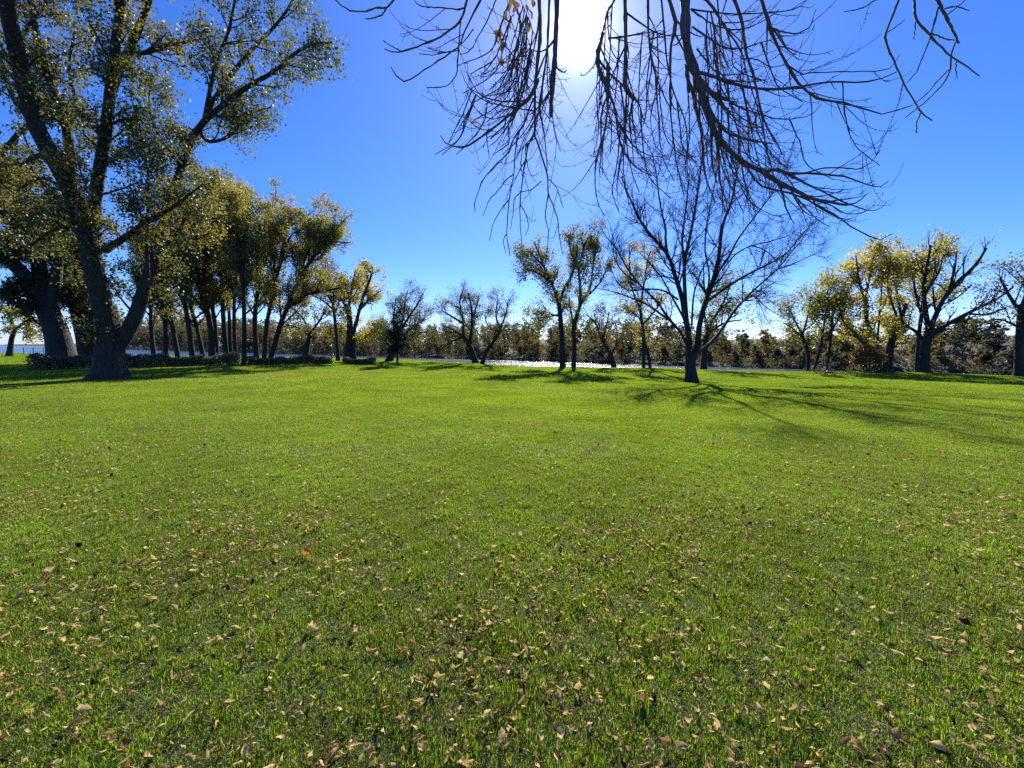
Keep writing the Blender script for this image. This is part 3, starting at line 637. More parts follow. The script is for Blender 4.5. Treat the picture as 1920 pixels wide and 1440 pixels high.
build_tree('poplar_tree', 'left of two tall poplars, crown spreading left over the river', 1055, [
    (11, 8, [(1055, 692), (1054, 640), (1051, 600), (1048, 570), (1042, 545)]), (6, 3, [(1046, 560), (1032, 525), (1020, 500), (1010, 475), (1002, 455)]),
    (6, 3, [(1050, 565), (1058, 540), (1070, 520), (1078, 495), (1082, 470)]), (4, 2, [(1046, 592), (1035, 590), (1025, 585)]), (5, 2, [(1035, 530), (1015, 515), (990, 505), (975, 490)]), (4, 2, [(1020, 500), (1000, 480), (985, 465)]), (4, 2, [(1048, 590), (1020, 595), (995, 598)])],
    ST_(0.85, 0.06, 1.5), BARK, Y=43, leaf=dict(per=6, size=0.17, mat=L_POPLAR, jit=0.26, hang=0.4), seed=27, group=None, flare=1.25, lmul=2.2, tt0=0.5)
build_tree('poplar_tree', 'right of two tall poplars, trunk forking to upright plumes', 1076, [
    (9, 7, [(1075, 692), (1077, 650), (1076, 615), (1082, 590), (1090, 565)]), (6, 3, [(1086, 580), (1088, 540), (1085, 510), (1090, 480), (1100, 450)]),
    (5, 2, [(1090, 568), (1105, 540), (1112, 500), (1118, 460), (1122, 432)]), (5, 2, [(1092, 562), (1112, 545), (1128, 525), (1138, 500)]), (4, 2, [(1077, 610), (1070, 585), (1068, 560)]), (4, 2, [(1086, 510), (1070, 470), (1068, 445)])],
    ST_(0.8, 0.14, 1.3), BARK, Y=43, leaf=dict(per=4.5, size=0.17, mat=L_POPLAR, jit=0.24, hang=0.2), seed=28, flare=1.25, lmul=2.4)
build_tree('riverside_tree', 'low grey scrubby tree leaning left at the water right of the poplars', 1155, [
    (11, 7, [(1155, 692), (1146, 668), (1135, 645), (1128, 632)]), (4, 2, [(1128, 634), (1115, 605), (1100, 590)]), (4, 2, [(1130, 636), (1138, 605), (1142, 585)]), (4, 2, [(1146, 665), (1160, 640), (1170, 615)]), (3, 2, [(1135, 645), (1110, 655), (1098, 668)])],
    ST_(0.75, 0.03, 1.4), BARK, Y=44, leaf=dict(per=5, size=0.14, mat=L_GREYISH, jit=0.22, aspect=0.5), seed=29)
build_tree('riverside_tree', 'tall olive tree on two crossed trunks left of the bare maple', 1208, [
    (7, 6, [(1207, 692), (1207, 650), (1204, 610), (1199, 570)]), (7, 5, [(1223, 694), (1216, 668), (1209, 645), (1206, 620)]), (4, 2, [(1200, 580), (1185, 540), (1180, 500), (1180, 470)]), (4, 2, [(1200, 575), (1208, 530), (1214, 490), (1220, 470)]), (4, 2, [(1204, 610), (1230, 580), (1240, 560)]), (3, 2, [(1203, 600), (1180, 580), (1170, 570)])],
    ST_(0.8, 0.1, 1.3), BARK, Y=44, leaf=dict(per=3.5, size=0.16, mat=L_OLIVE, jit=0.2), seed=30, ntrunk=2)
build_tree('riverside_tree', 'yellow green leafy tree standing just behind the bare maple', 1320, [
    (12, 9, [(1319, 694), (1321, 660), (1325, 630), (1328, 610)]), (6, 2, [(1327, 615), (1350, 580), (1375, 560)]), (6, 2, [(1326, 620), (1320, 580), (1325, 545)]), (5, 2, [(1326, 625), (1360, 605), (1390, 600)]), (5, 2, [(1340, 595), (1360, 560), (1370, 530)])],
    ST_(0.95, 0.05, 1.2), BARK, Y=41, leaf=dict(per=4, size=0.17, mat=L_POPLAR, jit=0.22), seed=31, flare=1.5)
build_tree('riverside_tree', 'slender light tree with pale green leaves between bare maple and yellow tree', 1518, [
    (8, 6, [(1517, 692), (1515, 665), (1507, 640), (1503, 625)]), (6, 4, [(1521, 690), (1533, 670), (1540, 645), (1543, 620)]), (4, 2, [(1504, 628), (1490, 600), (1478, 575)]), (4, 2, [(1505, 628), (1515, 590), (1520, 555)]), (3, 2, [(1505, 632), (1485, 615), (1468, 605)]), (4, 2, [(1543, 622), (1550, 580), (1558, 540)]), (3, 2, [(1506, 622), (1530, 600), (1540, 575)])],
    ST_(0.85, 0.07, 1.2), BARK, Y=39, leaf=dict(per=3, size=0.15, mat=L_POPLAR, jit=0.22), seed=32, ntrunk=2)
build_tree('yellow_tree', 'bright yellow green tree on slim stems left of the big olive tree', 1590, [
    (5, 4, [(1548, 690), (1556, 650), (1560, 610), (1562, 570)]), (4, 2, [(1560, 620), (1580, 580), (1590, 540)]), (4, 2, [(1560, 610), (1550, 560), (1560, 520)]), (4, 2, [(1562, 600), (1540, 590), (1520, 600)])],
    ST_(0.95, 0.02, 1.2), BARK, Y=38, leaf=dict(per=5.5, size=0.17, mat=L_YELLOW, jit=0.24), seed=33)
build_tree('olive_tree', 'big olive brown tree with several splayed trunks above the yellow bush', 1650, [
    (14, 7, [(1647, 694), (1638, 668), (1622, 645), (1600, 622), (1590, 612)]), (12, 7, [(1652, 694), (1645, 655), (1635, 625), (1625, 600), (1622, 560)]), (13, 7, [(1655, 694), (1665, 655), (1675, 625), (1690, 595), (1700, 570)]), (10, 6, [(1668, 694), (1672, 660), (1680, 625), (1685, 600)]),
    (6, 2, [(1622, 570), (1610, 520), (1605, 480)]), (6, 2, [(1622, 570), (1630, 520), (1640, 470)]), (6, 2, [(1690, 595), (1680, 530), (1690, 470)]), (5, 2, [(1645, 640), (1650, 580), (1655, 520)]), (5, 2, [(1600, 622), (1580, 600), (1570, 560)]), (5, 2, [(1680, 590), (1665, 540), (1670, 480)])],
    ST_(0.95, 0.1, 1.2), BARK, Y=37, leaf=dict(per=4.2, size=0.17, mat=L_OLIVE, jit=0.22, hang=0.1, zmin=2.2), seed=34, ntrunk=4, flare=1.2, lmul=4.2, wmul=0.8)
build_tree('spreading_tree', 'dark stout trunked tree with one long bare limb reaching right', 1735, [
    (18, 15, [(1733, 702), (1734, 675), (1737, 645), (1742, 620)]), (10, 3, [(1742, 632), (1765, 615), (1800, 595), (1840, 575), (1870, 560), (1900, 538)]), (9, 4, [(1735, 640), (1715, 620), (1695, 607), (1688, 590)]),
    (11, 4, [(1742, 622), (1755, 590), (1770, 560), (1795, 530), (1830, 495), (1850, 465)]), (10, 4, [(1742, 620), (1735, 580), (1732, 540), (1738, 500), (1745, 460)]), (6, 2, [(1738, 545), (1760, 510), (1770, 470)]), (6, 2, [(1780, 548), (1790, 500), (1795, 470)]), (5, 2, [(1815, 588), (1850, 590), (1880, 580)])],
    ST_(0.9, 0.1, 1.4), BARK, Y=33.5, leaf=dict(per=0.4, size=0.15, mat=L_OLIVE, jit=0.22), seed=35, flare=1.35, wmul=0.88)
build_tree('olive_tree', 'narrow brown leaved tree just behind the stout spreading tree', 1722, [
    (8, 5, [(1722, 694), (1722, 640), (1728, 590), (1735, 540), (1740, 490)]), (5, 2, [(1728, 590), (1715, 540), (1712, 490)]), (5, 2, [(1732, 560), (1755, 510), (1762, 470)]), (4, 2, [(1730, 580), (1760, 560), (1780, 540)])],
    ST_(0.95, 0.1, 1.2), BARK, Y=38, leaf=dict(per=5, size=0.17, mat=L_OLIVE, jit=0.22, zmin=3.0), seed=36)
build_tree('edge_tree', 'dark grey green tree at the right edge of the photo', 1912, [
    (14, 10, [(1911, 708), (1911, 660), (1913, 610), (1916, 570)]), (7, 3, [(1915, 590), (1890, 550), (1875, 520)]), (7, 3, [(1916, 575), (1930, 530), (1935, 480)]), (5, 2, [(1913, 615), (1880, 600), (1855, 600)]), (5, 2, [(1913, 600), (1950, 570), (1980, 560)])],
    ST_(0.95, 0.05, 1.3), BARK, Y=31, leaf=dict(per=3.5, size=0.15, mat=L_GREYISH, jit=0.22), seed=37)
build_tree('yellow_bush', 'orange yellow bush at the foot of the big olive tree', 1628, [
    (4, 2, [(1628, 692), (1622, 675), (1615, 662)]), (4, 2, [(1630, 692), (1632, 672), (1636, 658)]), (3, 2, [(1631, 692), (1640, 678), (1646, 668)]), (3, 2, [(1627, 692), (1612, 680), (1604, 672)])],
    [LV(3, 0.2, 1, (25, 60), (0.4, 0.9), 0.6, 4, 0.15, 0.05, 3, rmin=0.008), LV(5, 0.2, 1, (25, 60), (0.2, 0.5), 0.6, 3, 0.15, 0.0, 3, rmin=0.005)], BARK, Y=35.5, leaf=dict(per=12, size=0.15, mat=L_ORANGE, jit=0.2), seed=38, ntrunk=4, cat='bush')

# slender dark evergreen on the lawn edge
def evergreen():
    rng = np.random.default_rng(8); base = gp(745, 686); Yk = base[1]; mpp = Yk/F
    root = thing('evergreen_tree', 'slender dark evergreen on a thin bare stem at the lawn edge', 'tree', tuple(base))
    top = P(744, 582, Yk); tp = resample([base-np.array([0, 0, .1]), (base+top)/2+np.array([.05, 0, 0]), top], 12)[None]
    tr = np.linspace(0.11, 0.02, 12)[None]
    g = Geo(); g.add(*tubes(tp, tr, 8)); obj('trunk', g.mesh('trunk', [BARK], base), root)
    a, ar = spawn(rng, tp, tr, 26, 0.24, 0.98, 55, 95, 0.8, 2.6, 0.5, 5, 0.09, -0.05, rmin=0.006, taper=0.85)
    b, br = spawn(rng, a, ar, 7, 0.1, 1, 35, 60, 0.25, 0.55, 0.6, 3, 0.06, -0.03, rmin=0.004)
    t = Geo(); t.add(*tubes(a, ar, 3)); t.add(*tubes(b, br, 3)); obj('twigs', t.mesh('twigs', [BARK], base), root, kind='stuff')
    c = np.concatenate([on_branches(rng, b, 5, jit=0.08), on_branches(rng, a, 9, jit=0.08)])
    l = Geo(); l.add(*leaf_quads(rng, c, 0.19, aspect=0.3)); obj('crown', l.mesh('crown', [L_SPRUCE], base, smooth=False), root, kind='stuff')
evergreen()

# the bare maple on the lawn
build_tree('bare_maple_tree', 'large leafless maple casting a long shadow across the lawn', 1294, [
    (29, 25, [(1296, 717), (1295, 700), (1294, 685), (1296, 668), (1298, 655)]),
    (19, 4, [(1292, 678), (1290, 650), (1291, 626), (1284, 590), (1278, 556), (1265, 515), (1252, 478), (1225, 446), (1206, 423), (1192, 395), (1176, 360), (1165, 330)]),
    (8, 2, [(1253, 482), (1248, 453), (1248, 430), (1242, 403), (1236, 370), (1230, 325), (1222, 285)]),
    (13, 3, [(1289, 612), (1285, 565), (1283, 514), (1284, 487), (1293, 447), (1300, 412), (1306, 375), (1313, 325), (1318, 270)]),
    (8, 2, [(1283, 510), (1281, 475), (1279, 448), (1283, 414), (1288, 375), (1290, 330), (1280, 280)]),
    (18, 3, [(1301, 672), (1307, 650), (1311, 614), (1319, 578), (1333, 537), (1344, 501), (1350, 464), (1352, 437), (1358, 412), (1371, 381), (1380, 330), (1385, 275)]),
    (7, 2, [(1344, 512), (1363, 488), (1381, 453), (1400, 426), (1419, 401), (1441, 373), (1458, 345), (1472, 315)]),
    (5, 2, [(1354, 507), (1378, 478), (1406, 462), (1442, 453), (1469, 445), (1490, 436)]),
    (4, 1.5, [(1410, 461), (1430, 467), (1450, 482), (1462, 500)]),
    (9, 2, [(1329, 563), (1358, 542), (1392, 520), (1419, 506), (1447, 492), (1475, 474), (1494, 451), (1511, 431), (1530, 414)]),
    (11, 2, [(1304, 664), (1316, 656), (1336, 639), (1356, 614), (1378, 581), (1406, 551), (1433, 526), (1457, 505), (1481, 476), (1503, 450), (1518, 425)]),
    (4, 1.5, [(1458, 504), (1489, 494), (1517, 481), (1550, 470)]),
    (5, 1.5, [(1389, 568), (1414, 556), (1433, 573), (1450, 585), (1470, 596)]),
    (9, 2, [(1287, 645), (1280, 630), (1262, 606), (1240, 590), (1215, 572), (1192, 562), (1169, 553), (1142, 545), (1120, 541)]),
    (8, 2, [(1268, 614), (1250, 592), (1233, 567), (1217, 551), (1197, 531), (1175, 501), (1158, 470), (1140, 448), (1127, 428)]),
    (6, 1.5, [(1272, 562), (1244, 545), (1211, 542), (1180, 545), (1158, 530), (1146, 505), (1140, 480)]),
    (5, 1.5, [(1264, 612), (1240, 614), (1211, 620), (1190, 612)]),
    (6, 2, [(1297, 610), (1300, 560), (1307, 530), (1319, 501), (1333, 476), (1346, 453), (1352, 420)]),
    (5, 2, [(1197, 531), (1180, 520), (1160, 500), (1150, 470), (1160, 440)]),
    (6, 2, [(1320, 575), (1330, 520), (1322, 470), (1325, 420), (1337, 360), (1348, 300)]),
    (7, 2, [(1284, 600), (1262, 560), (1240, 520), (1215, 490), (1195, 470)]),
], [LV(1.55, 0.25, 1, (25, 62), (1.2, 3.4), 0.45, 7, 0.10, 0.06, 4, rmin=0.0105), LV(2.6, 0.12, 1, (25, 60), (0.6, 1.5), 0.6, 4, 0.12, 0.05, 3, rmin=0.0075), LV(2.9, 0.15, 1, (20, 50), (0.25, 0.6), 0.6, 3, 0.13, 0.05, 3, rmin=0.0058)],
    BARK, py=717, seed=41, separate=True, flare=1.3, lean=(-0.1, 0.5), dm=(2.2, 1.9, 1.75), wmul=0.62)

# ------------------------------------------------------------------ hedges, fence, lamp post, bank plants
def hedge(name, label, a, b, h, dep, n, seed, group):
    rng = np.random.default_rng(seed); a = np.asarray(a); b = np.asarray(b)
    root = thing(name, label, 'hedge', tuple((a+b)/2), group)
    ax = b-a; L = np.linalg.norm(ax[:2]); ax = ax/np.linalg.norm(ax); pn = np.array([-ax[1], ax[0], 0])
    t = rng.random(n)**1.0; t = np.clip(t+rng.normal(0, .006, n), -0.01, 1.01); dd = rng.uniform(-1, 1, n); hz = rng.random(n)**0.7
    bump = 0.93+0.13*np.sin(t*L*1.1+seed)+0.10*np.sin(t*L*2.7+1)+0.08*np.sin(t*L*5.3)+np.where(rng.random(n) < 0.06, 0.22*rng.random(n), 0)
    c = a+(b-a)*t[:, None]+pn*(dd*dep*(1-0.25*hz))[:, None]
    c[:, 2] = T(c[:, 0], c[:, 1])+hz*h*bump
    g = Geo(); g.add(*leaf_quads(rng, c, 0.10)); obj('foliage', g.mesh('foliage', [L_HEDGE], (a+b)/2, smooth=False), root, kind='stuff')
    m = int(L*14); t = rng.random(m); p0 = a+(b-a)*t[:, None]+pn*(rng.uniform(-.6, .6, m)*dep)[:, None]; p0[:, 2] = T(p0[:, 0], p0[:, 1])-0.05
    pts, rd = grow(rng, p0, nrm(rng.normal(0, .25, (m, 3))+np.array([0, 0, 1])), rng.uniform(.7, 1.05, m)*h, np.full(m, .012), 4, .12, .05)
    k = Geo(); k.add(*tubes(pts, rd, 3)); obj('stems', k.mesh('stems', [BARK], (a+b)/2), root, kind='stuff'); TRI['n'] += g.tris()+k.tris()
hedge('hedge', 'longest dark clipped hedge, running behind the cottonwood trunk', gp(58, 693), gp(450, 685), 0.92, 0.7, 26000, 1, 'low hedges in front of the grove')
hedge('hedge', 'middle hedge, right of the gap with the foremost grove tree', gp(466, 684.5), gp(622, 683), 0.62, 0.5, 12000, 2, 'low hedges in front of the grove')
hedge('hedge', 'shortest hedge clump, farthest right near the evergreen', gp(646, 683.5), gp(702, 682.5), 0.55, 0.5, 4500, 3, 'low hedges in front of the grove')

METAL = plain_mat("dark_metal", (0.04, 0.04, 0.045), 0.5, 0.3); LAMPW = plain_mat("lamp_white", (0.75, 0.75, 0.72), 0.4)
def tube_obj(name, pts, r, mat, parent, off, sides=8):
    p = np.asarray(pts, float)[None]; g = Geo(); g.add(*tubes(p, np.full((1, p.shape[1]), r), sides)); return obj(name, g.mesh(name, [mat], off), parent)
def fence():
    Yk = 70.0; b = P(70, 658, Yk); b[2] = T(b[0], b[1])
    root = thing('fence', 'thin dark wire fence before the blue water at far left', 'fence', tuple(b))
    xs_ = [-3.5, -1.0, 1.6, 4.2, 6.8]
    for dx in xs_:
        p = b+np.array([dx, dx*-0.3, 0]); z = T(p[0], p[1]); tube_obj('post', [(p[0], p[1], z-.1), (p[0], p[1], z+.6), (p[0], p[1], z+1.15)], 0.05, METAL, root, b)
    for hh in (0.55, 1.05):
        pts = []
        for dx in xs_: p = b+np.array([dx, dx*-0.3, 0]); pts.append((p[0], p[1]-.055, T(p[0], p[1])+hh))
        tube_obj('rail', pts, 0.025, METAL, root, b, 5)
fence()
def lamp_post():
    b = P(621, 676, 46); b[2] = T(b[0], b[1]); root = thing('lamp_post', 'small dark lamp post with pale round head beyond the middle hedge', 'lamp post', tuple(b))
    tube_obj('pole', [b+np.array([0, 0, z]) for z in (-.1, .5, 1.0, 1.45)], 0.04, METAL, root, b)
    z = np.linspace(1.44, 1.72, 9); r = 0.15*np.sqrt(np.clip(1-((z-1.58)/.145)**2, 0.02, 1))
    g = Geo(); g.add(*tubes((b+np.stack([0*z, 0*z, z], -1))[None], r[None], 12)); obj('lamp_head', g.mesh('lamp_head', [LAMPW], b), root)
lamp_post()

def bank_plants():
    rng = np.random.default_rng(9); n = 26000
    x = rng.uniform(-30, 48, n); s = rng.normal(2.4, 1.0, n); y = yb(x)+s
    cl = np.sin(x*0.7)+np.sin(x*1.9+1)+np.sin(x*0.23+2); keep = (rng.random(n) < np.clip(0.25+0.4*cl, 0.02, 1)) & (np.abs(x) < 1.3*y)
    keep &= ~((x > 0) & (x < 22) & (rng.random(n) < 0.93))
    x, y = x[keep], y[keep]; c = np.stack([x, y, T(x, y)-0.05+rng.random(len(x))**1.3*np.clip(0.5+0.25*cl[keep], 0.15, 1.2)], -1)
    g = Geo(); g.add(*leaf_quads(rng, c, 0.14, aspect=0.35)); obj('bank_brush', g.mesh('bank_brush', [L_GREYISH], smooth=False), kind='stuff', label='low straggly brush along the river side edge of the lawn', cat='brush')
bank_plants()

# ------------------------------------------------------------------ branches hanging over the camera
# (start width px, end width px, start depth, end depth, points)
OV = [
 (5,3,3.0,2.9,[(738,0),(724,15),(707,14),(689,21),(660,21),(641,10),(627,-2)]), (4,3,3.0,3.0,[(724,16),(718,26),(708,32),(691,35),(685,34)]),
 (7,2.5,3.1,2.9,[(876,0),(870,21),(860,44),(839,60),(818,73),(793,83),(774,91),(749,97),(732,97),(721,92)]), (3,2,2.95,2.9,[(752,96),(740,90),(728,83),(719,76)]),
 (4.5,2,3.1,3.0,[(870,15),(860,18),(843,16),(816,14),(793,12),(780,5),(776,-2)]), (4.5,2.5,3.05,3.1,[(864,42),(862,62),(860,94),(858,125),(855,142),(845,156),(828,163),(801,164)]),
 (5,2.5,3.3,3.0,[(901,0),(887,27),(870,60),(860,87),(839,103),(818,117),(795,131),(774,147),(757,153),(745,145),(737,133),(733,125)]),
 (3.5,2,3.3,3.2,[(930,0),(912,42),(895,71),(889,85),(876,98),(862,102)]), (3,2,3.2,3.1,[(887,55),(868,80),(845,97),(820,95),(802,90)]), (3,2,3.2,3.1,[(862,95),(835,98),(812,103),(786,101)]),
 (9,2.5,3.5,3.1,[(1009,150),(995,181),(974,200),(949,221),(920,244),(891,265),(870,276),(849,274),(832,265),(826,254)]),
 (4,2,3.4,3.2,[(985,189),(953,190),(922,187),(901,177),(887,158),(878,142)]), (4,2,3.4,3.3,[(1001,208),(964,202),(922,194),(897,181),(876,160),(864,131)]),
 (3.5,2,3.3,3.2,[(949,221),(945,218),(922,223),(901,212),(882,190),(875,167)]), (3,2,3.2,3.1,[(930,238),(912,244),(893,237),(874,220)]), (3,1.8,3.3,3.3,[(949,222),(944,240),(930,253),(915,258),(906,278)]),
 (11,6,3.6,3.6,[(1011,0),(1013,60),(1005,140),(1003,180),(1003,220),(1002,253)]),
 (5.5,2,3.6,3.4,[(1002,253),(1006,262),(1015,290),(1026,330),(1028,363),(1038,386),(1047,420),(1049,445),(1056,480)]), (3.5,2,3.5,3.4,[(1028,365),(1024,388),(1023,411),(1028,436),(1025,478)]),
 (5,2,3.6,3.5,[(1002,253),(991,270),(984,309),(978,347),(975,388),(976,430),(980,478)]), (3.5,2,3.6,3.6,[(992,268),(981,278),(977,305),(979,330)]),
 (6,2,3.6,3.2,[(1000,185),(992,205),(982,234),(963,259),(953,286),(930,309),(907,334),(897,359),(890,380),(891,397)]),
 (4.5,2,3.5,3.3,[(980,235),(972,251),(966,288),(963,330),(955,374),(952,409),(950,438),(953,459),(956,480)]), (3.2,1.8,3.4,3.3,[(955,374),(938,395),(925,420),(918,451)]),
 (3.2,1.8,3.4,3.2,[(963,326),(949,338),(934,357),(917,376),(906,405)]), (3,1.8,3.3,3.3,[(950,438),(944,451),(949,476)]), (3,1.8,3.4,3.5,[(1029,336),(1044,353),(1053,380),(1056,390)]), (3,1.8,3.4,3.3,[(1015,340),(997,355),(980,359),(972,358)]),
 (3,1.8,3.5,3.5,[(1000,260),(985,280),(992,320),(1003,340)]), (3,1.8,3.4,3.4,[(978,360),(965,372),(962,400),(957,430)]), (3,1.8,3.4,3.4,[(976,385),(985,400),(991,425),(984,442)]),
 (13,11,3.4,3.4,[(1044,0),(1043,60),(1038,130),(1034,190),(1033,218)]), (7,3,3.5,3.6,[(1030,0),(1027,80),(1020,140),(1012,200),(1022,260),(1026,320)]),
 (10,11,3.9,3.8,[(1172,0),(1173,60),(1173,120),(1172,158),(1180,175),(1190,186)]), (7,3,3.9,3.7,[(1127,78),(1119,98),(1130,122),(1155,148),(1175,167),(1190,184),(1200,200),(1207,225)]),
 (8,2,3.7,3.4,[(1131,62),(1122,110),(1128,150),(1140,170),(1127,215),(1127,274),(1120,288),(1116,315),(1116,347),(1120,378),(1134,405)]),
 (10,3,3.8,3.5,[(1124,86),(1120,120),(1137,163),(1152,200),(1158,240),(1161,263),(1172,290),(1192,313),(1222,330)]), (5,2,3.8,3.6,[(1160,230),(1175,255),(1188,274),(1213,290),(1240,294)]),
 (6,3,4.1,4.0,[(1152,0),(1138,25),(1133,50),(1125,83),(1140,120),(1152,140)]), (7,3,4.0,3.8,[(1215,0),(1216,60),(1222,110),(1236,160),(1258,205)]),
 (5,2.5,4.2,4.2,[(1140,72),(1175,68),(1210,62),(1240,57)]),
 (23,12,3.7,3.4,[(1285,0),(1285,42),(1287,80),(1293,108),(1304,133),(1313,158),(1319,190),(1327,217),(1343,252),(1369,283),(1396,305),(1431,322)]),
 (12,2.5,3.4,3.0,[(1431,322),(1457,340),(1490,357),(1522,372),(1562,380),(1588,384),(1610,378),(1625,363)]),
 (8,2.5,3.4,3.1,[(1431,322),(1457,318),(1481,325),(1518,325),(1566,329),(1592,333),(1619,344),(1647,351),(1666,339)]), (4.5,2,3.25,3.0,[(1511,324),(1544,315),(1580,315),(1610,316),(1632,305),(1651,281)]),
 (5,2,3.3,3.1,[(1481,325),(1507,342),(1533,355),(1566,371),(1601,386),(1632,395),(1649,392),(1662,379)]), (6,2,3.4,3.1,[(1396,306),(1426,347),(1479,362),(1522,379),(1566,403),(1597,425),(1630,443),(1651,450),(1673,438)]),
 (4,2,3.2,3.1,[(1487,364),(1511,390),(1531,410),(1557,426)]), (4,2,3.2,3.1,[(1522,374),(1555,384),(1580,398),(1597,401),(1621,397),(1641,382)]), (4,2,3.4,3.3,[(1369,284),(1380,320),(1400,370),(1440,400),(1470,408)]),
 (9,4,3.7,3.5,[(1305,140),(1332,206),(1358,244),(1385,256),(1420,265),(1450,270)]), (10,3,3.8,3.6,[(1290,110),(1287,142),(1298,170),(1305,205),(1317,266),(1319,309),(1326,342),(1341,379)]),
 (9,3,3.9,3.7,[(1255,0),(1267,47),(1258,83),(1257,150),(1257,188),(1260,240),(1268,300),(1282,365)]), (6,3,3.9,3.9,[(1240,0),(1246,60),(1250,110),(1262,170),(1285,230),(1290,300)]),
 (10,3,3.5,3.1,[(1306,135),(1327,140),(1350,147),(1380,158),(1412,165),(1453,167),(1502,162),(1552,154),(1615,154),(1650,148),(1681,135)]),
 (9,2.5,3.3,3.0,[(1428,0),(1437,30),(1445,55),(1460,92),(1477,123),(1500,160),(1535,185),(1573,190),(1604,200),(1633,208),(1658,214),(1687,205),(1712,197)]),
 (9,3,3.6,3.4,[(1377,0),(1390,38),(1395,73),(1400,103),(1410,133),(1420,175),(1427,208),(1438,238),(1455,266),(1467,290)]), (8,3,3.7,3.6,[(1325,0),(1337,15),(1360,52),(1382,83),(1394,110),(1402,150)]),
 (4.5,2,3.6,3.4,[(1295,17),(1320,35),(1347,50),(1380,56),(1412,48),(1442,33),(1460,18)]), (5,2,3.6,3.4,[(1298,50),(1327,70),(1353,87),(1383,92),(1428,80),(1470,68)]), (5,2,3.7,3.5,[(1307,92),(1320,108),(1340,133),(1357,140),(1390,138),(1425,128)]),
 (4.5,2,3.5,3.3,[(1295,17),(1337,23),(1378,26),(1437,24),(1478,20),(1503,10),(1514,-2)]), (4.5,2,3.3,3.2,[(1445,53),(1487,63),(1512,55),(1521,45),(1530,18)]), (5,2,3.6,3.3,[(1318,165),(1353,180),(1380,198),(1420,212),(1453,222),(1490,222),(1520,215),(1540,195)]),
 (4,2,3.2,3.0,[(1477,123),(1500,138),(1521,136),(1570,135),(1625,134),(1667,129),(1687,102)]), (4,2,3.4,3.3,[(1312,160),(1340,178),(1360,205),(1395,235),(1430,240)]), (5,2,3.7,3.6,[(1345,0),(1350,60),(1350,110),(1352,140)]),
 (4,2,3.4,3.3,[(1390,110),(1420,112),(1445,125),(1477,122)]), (4,2,3.4,3.3,[(1362,0),(1352,40),(1355,90),(1368,138)]), (5,2.5,3.6,3.4,[(1320,190),(1350,232),(1400,262),(1440,268)]),
 (6,3,2.8,2.7,[(1685,0),(1667,46),(1660,67),(1665,92),(1681,125),(1694,156),(1710,183),(1727,210),(1748,226)]), (3.5,2.5,2.7,2.7,[(1727,210),(1719,229),(1719,249)]), (6.5,3,2.8,2.6,[(1714,0),(1718,37),(1746,67),(1771,96),(1798,115),(1837,143)]),
 (8,5,2.7,2.6,[(1758,0),(1771,27),(1785,54),(1798,81)]), (4.5,2.5,2.7,2.75,[(1760,12),(1750,48),(1740,83),(1729,108),(1719,133),(1702,154)]), (4.5,2.5,2.65,2.7,[(1793,76),(1783,104),(1782,129),(1771,154),(1746,181),(1721,202),(1697,221)]),
 (3.5,2.5,2.7,2.7,[(1782,128),(1758,152),(1740,173),(1715,194)]), (3.5,2.5,2.75,2.7,[(1746,62),(1779,75),(1794,74)]), (3.5,2.5,3.0,3.0,[(1640,0),(1617,15),(1583,22)]), (3.5,2.5,2.7,2.6,[(1771,17),(1792,12),(1818,20)]), (3.5,2.5,2.7,2.6,[(1777,27),(1796,12),(1812,-2)]),
 (2.5,1.8,3.4,3.3,[(1003,122),(975,84),(960,42),(950,-2)]), (2.5,1.8,3.4,3.3,[(1003,112),(986,62),(968,18)]), (2.5,1.8,3.4,3.3,[(998,152),(966,110),(946,82),(932,60)]), (2.5,1.8,3.4,3.3,[(1002,66),(986,24),(975,-2)]), (2.2,1.6,3.4,3.3,[(985,138),(968,112),(946,118),(936,114)]),
 (3,2,2.75,2.75,[(1692,158),(1689,175),(1686,189)]), (3,2,2.7,2.7,[(1793,115),(1792,130),(1795,147)]),(3,2,2.8,2.8,[(1717,40),(1715,60),(1714,74)]), (3,2,2.8,2.8,[(1665,60),(1680,50),(1695,38)]),
]
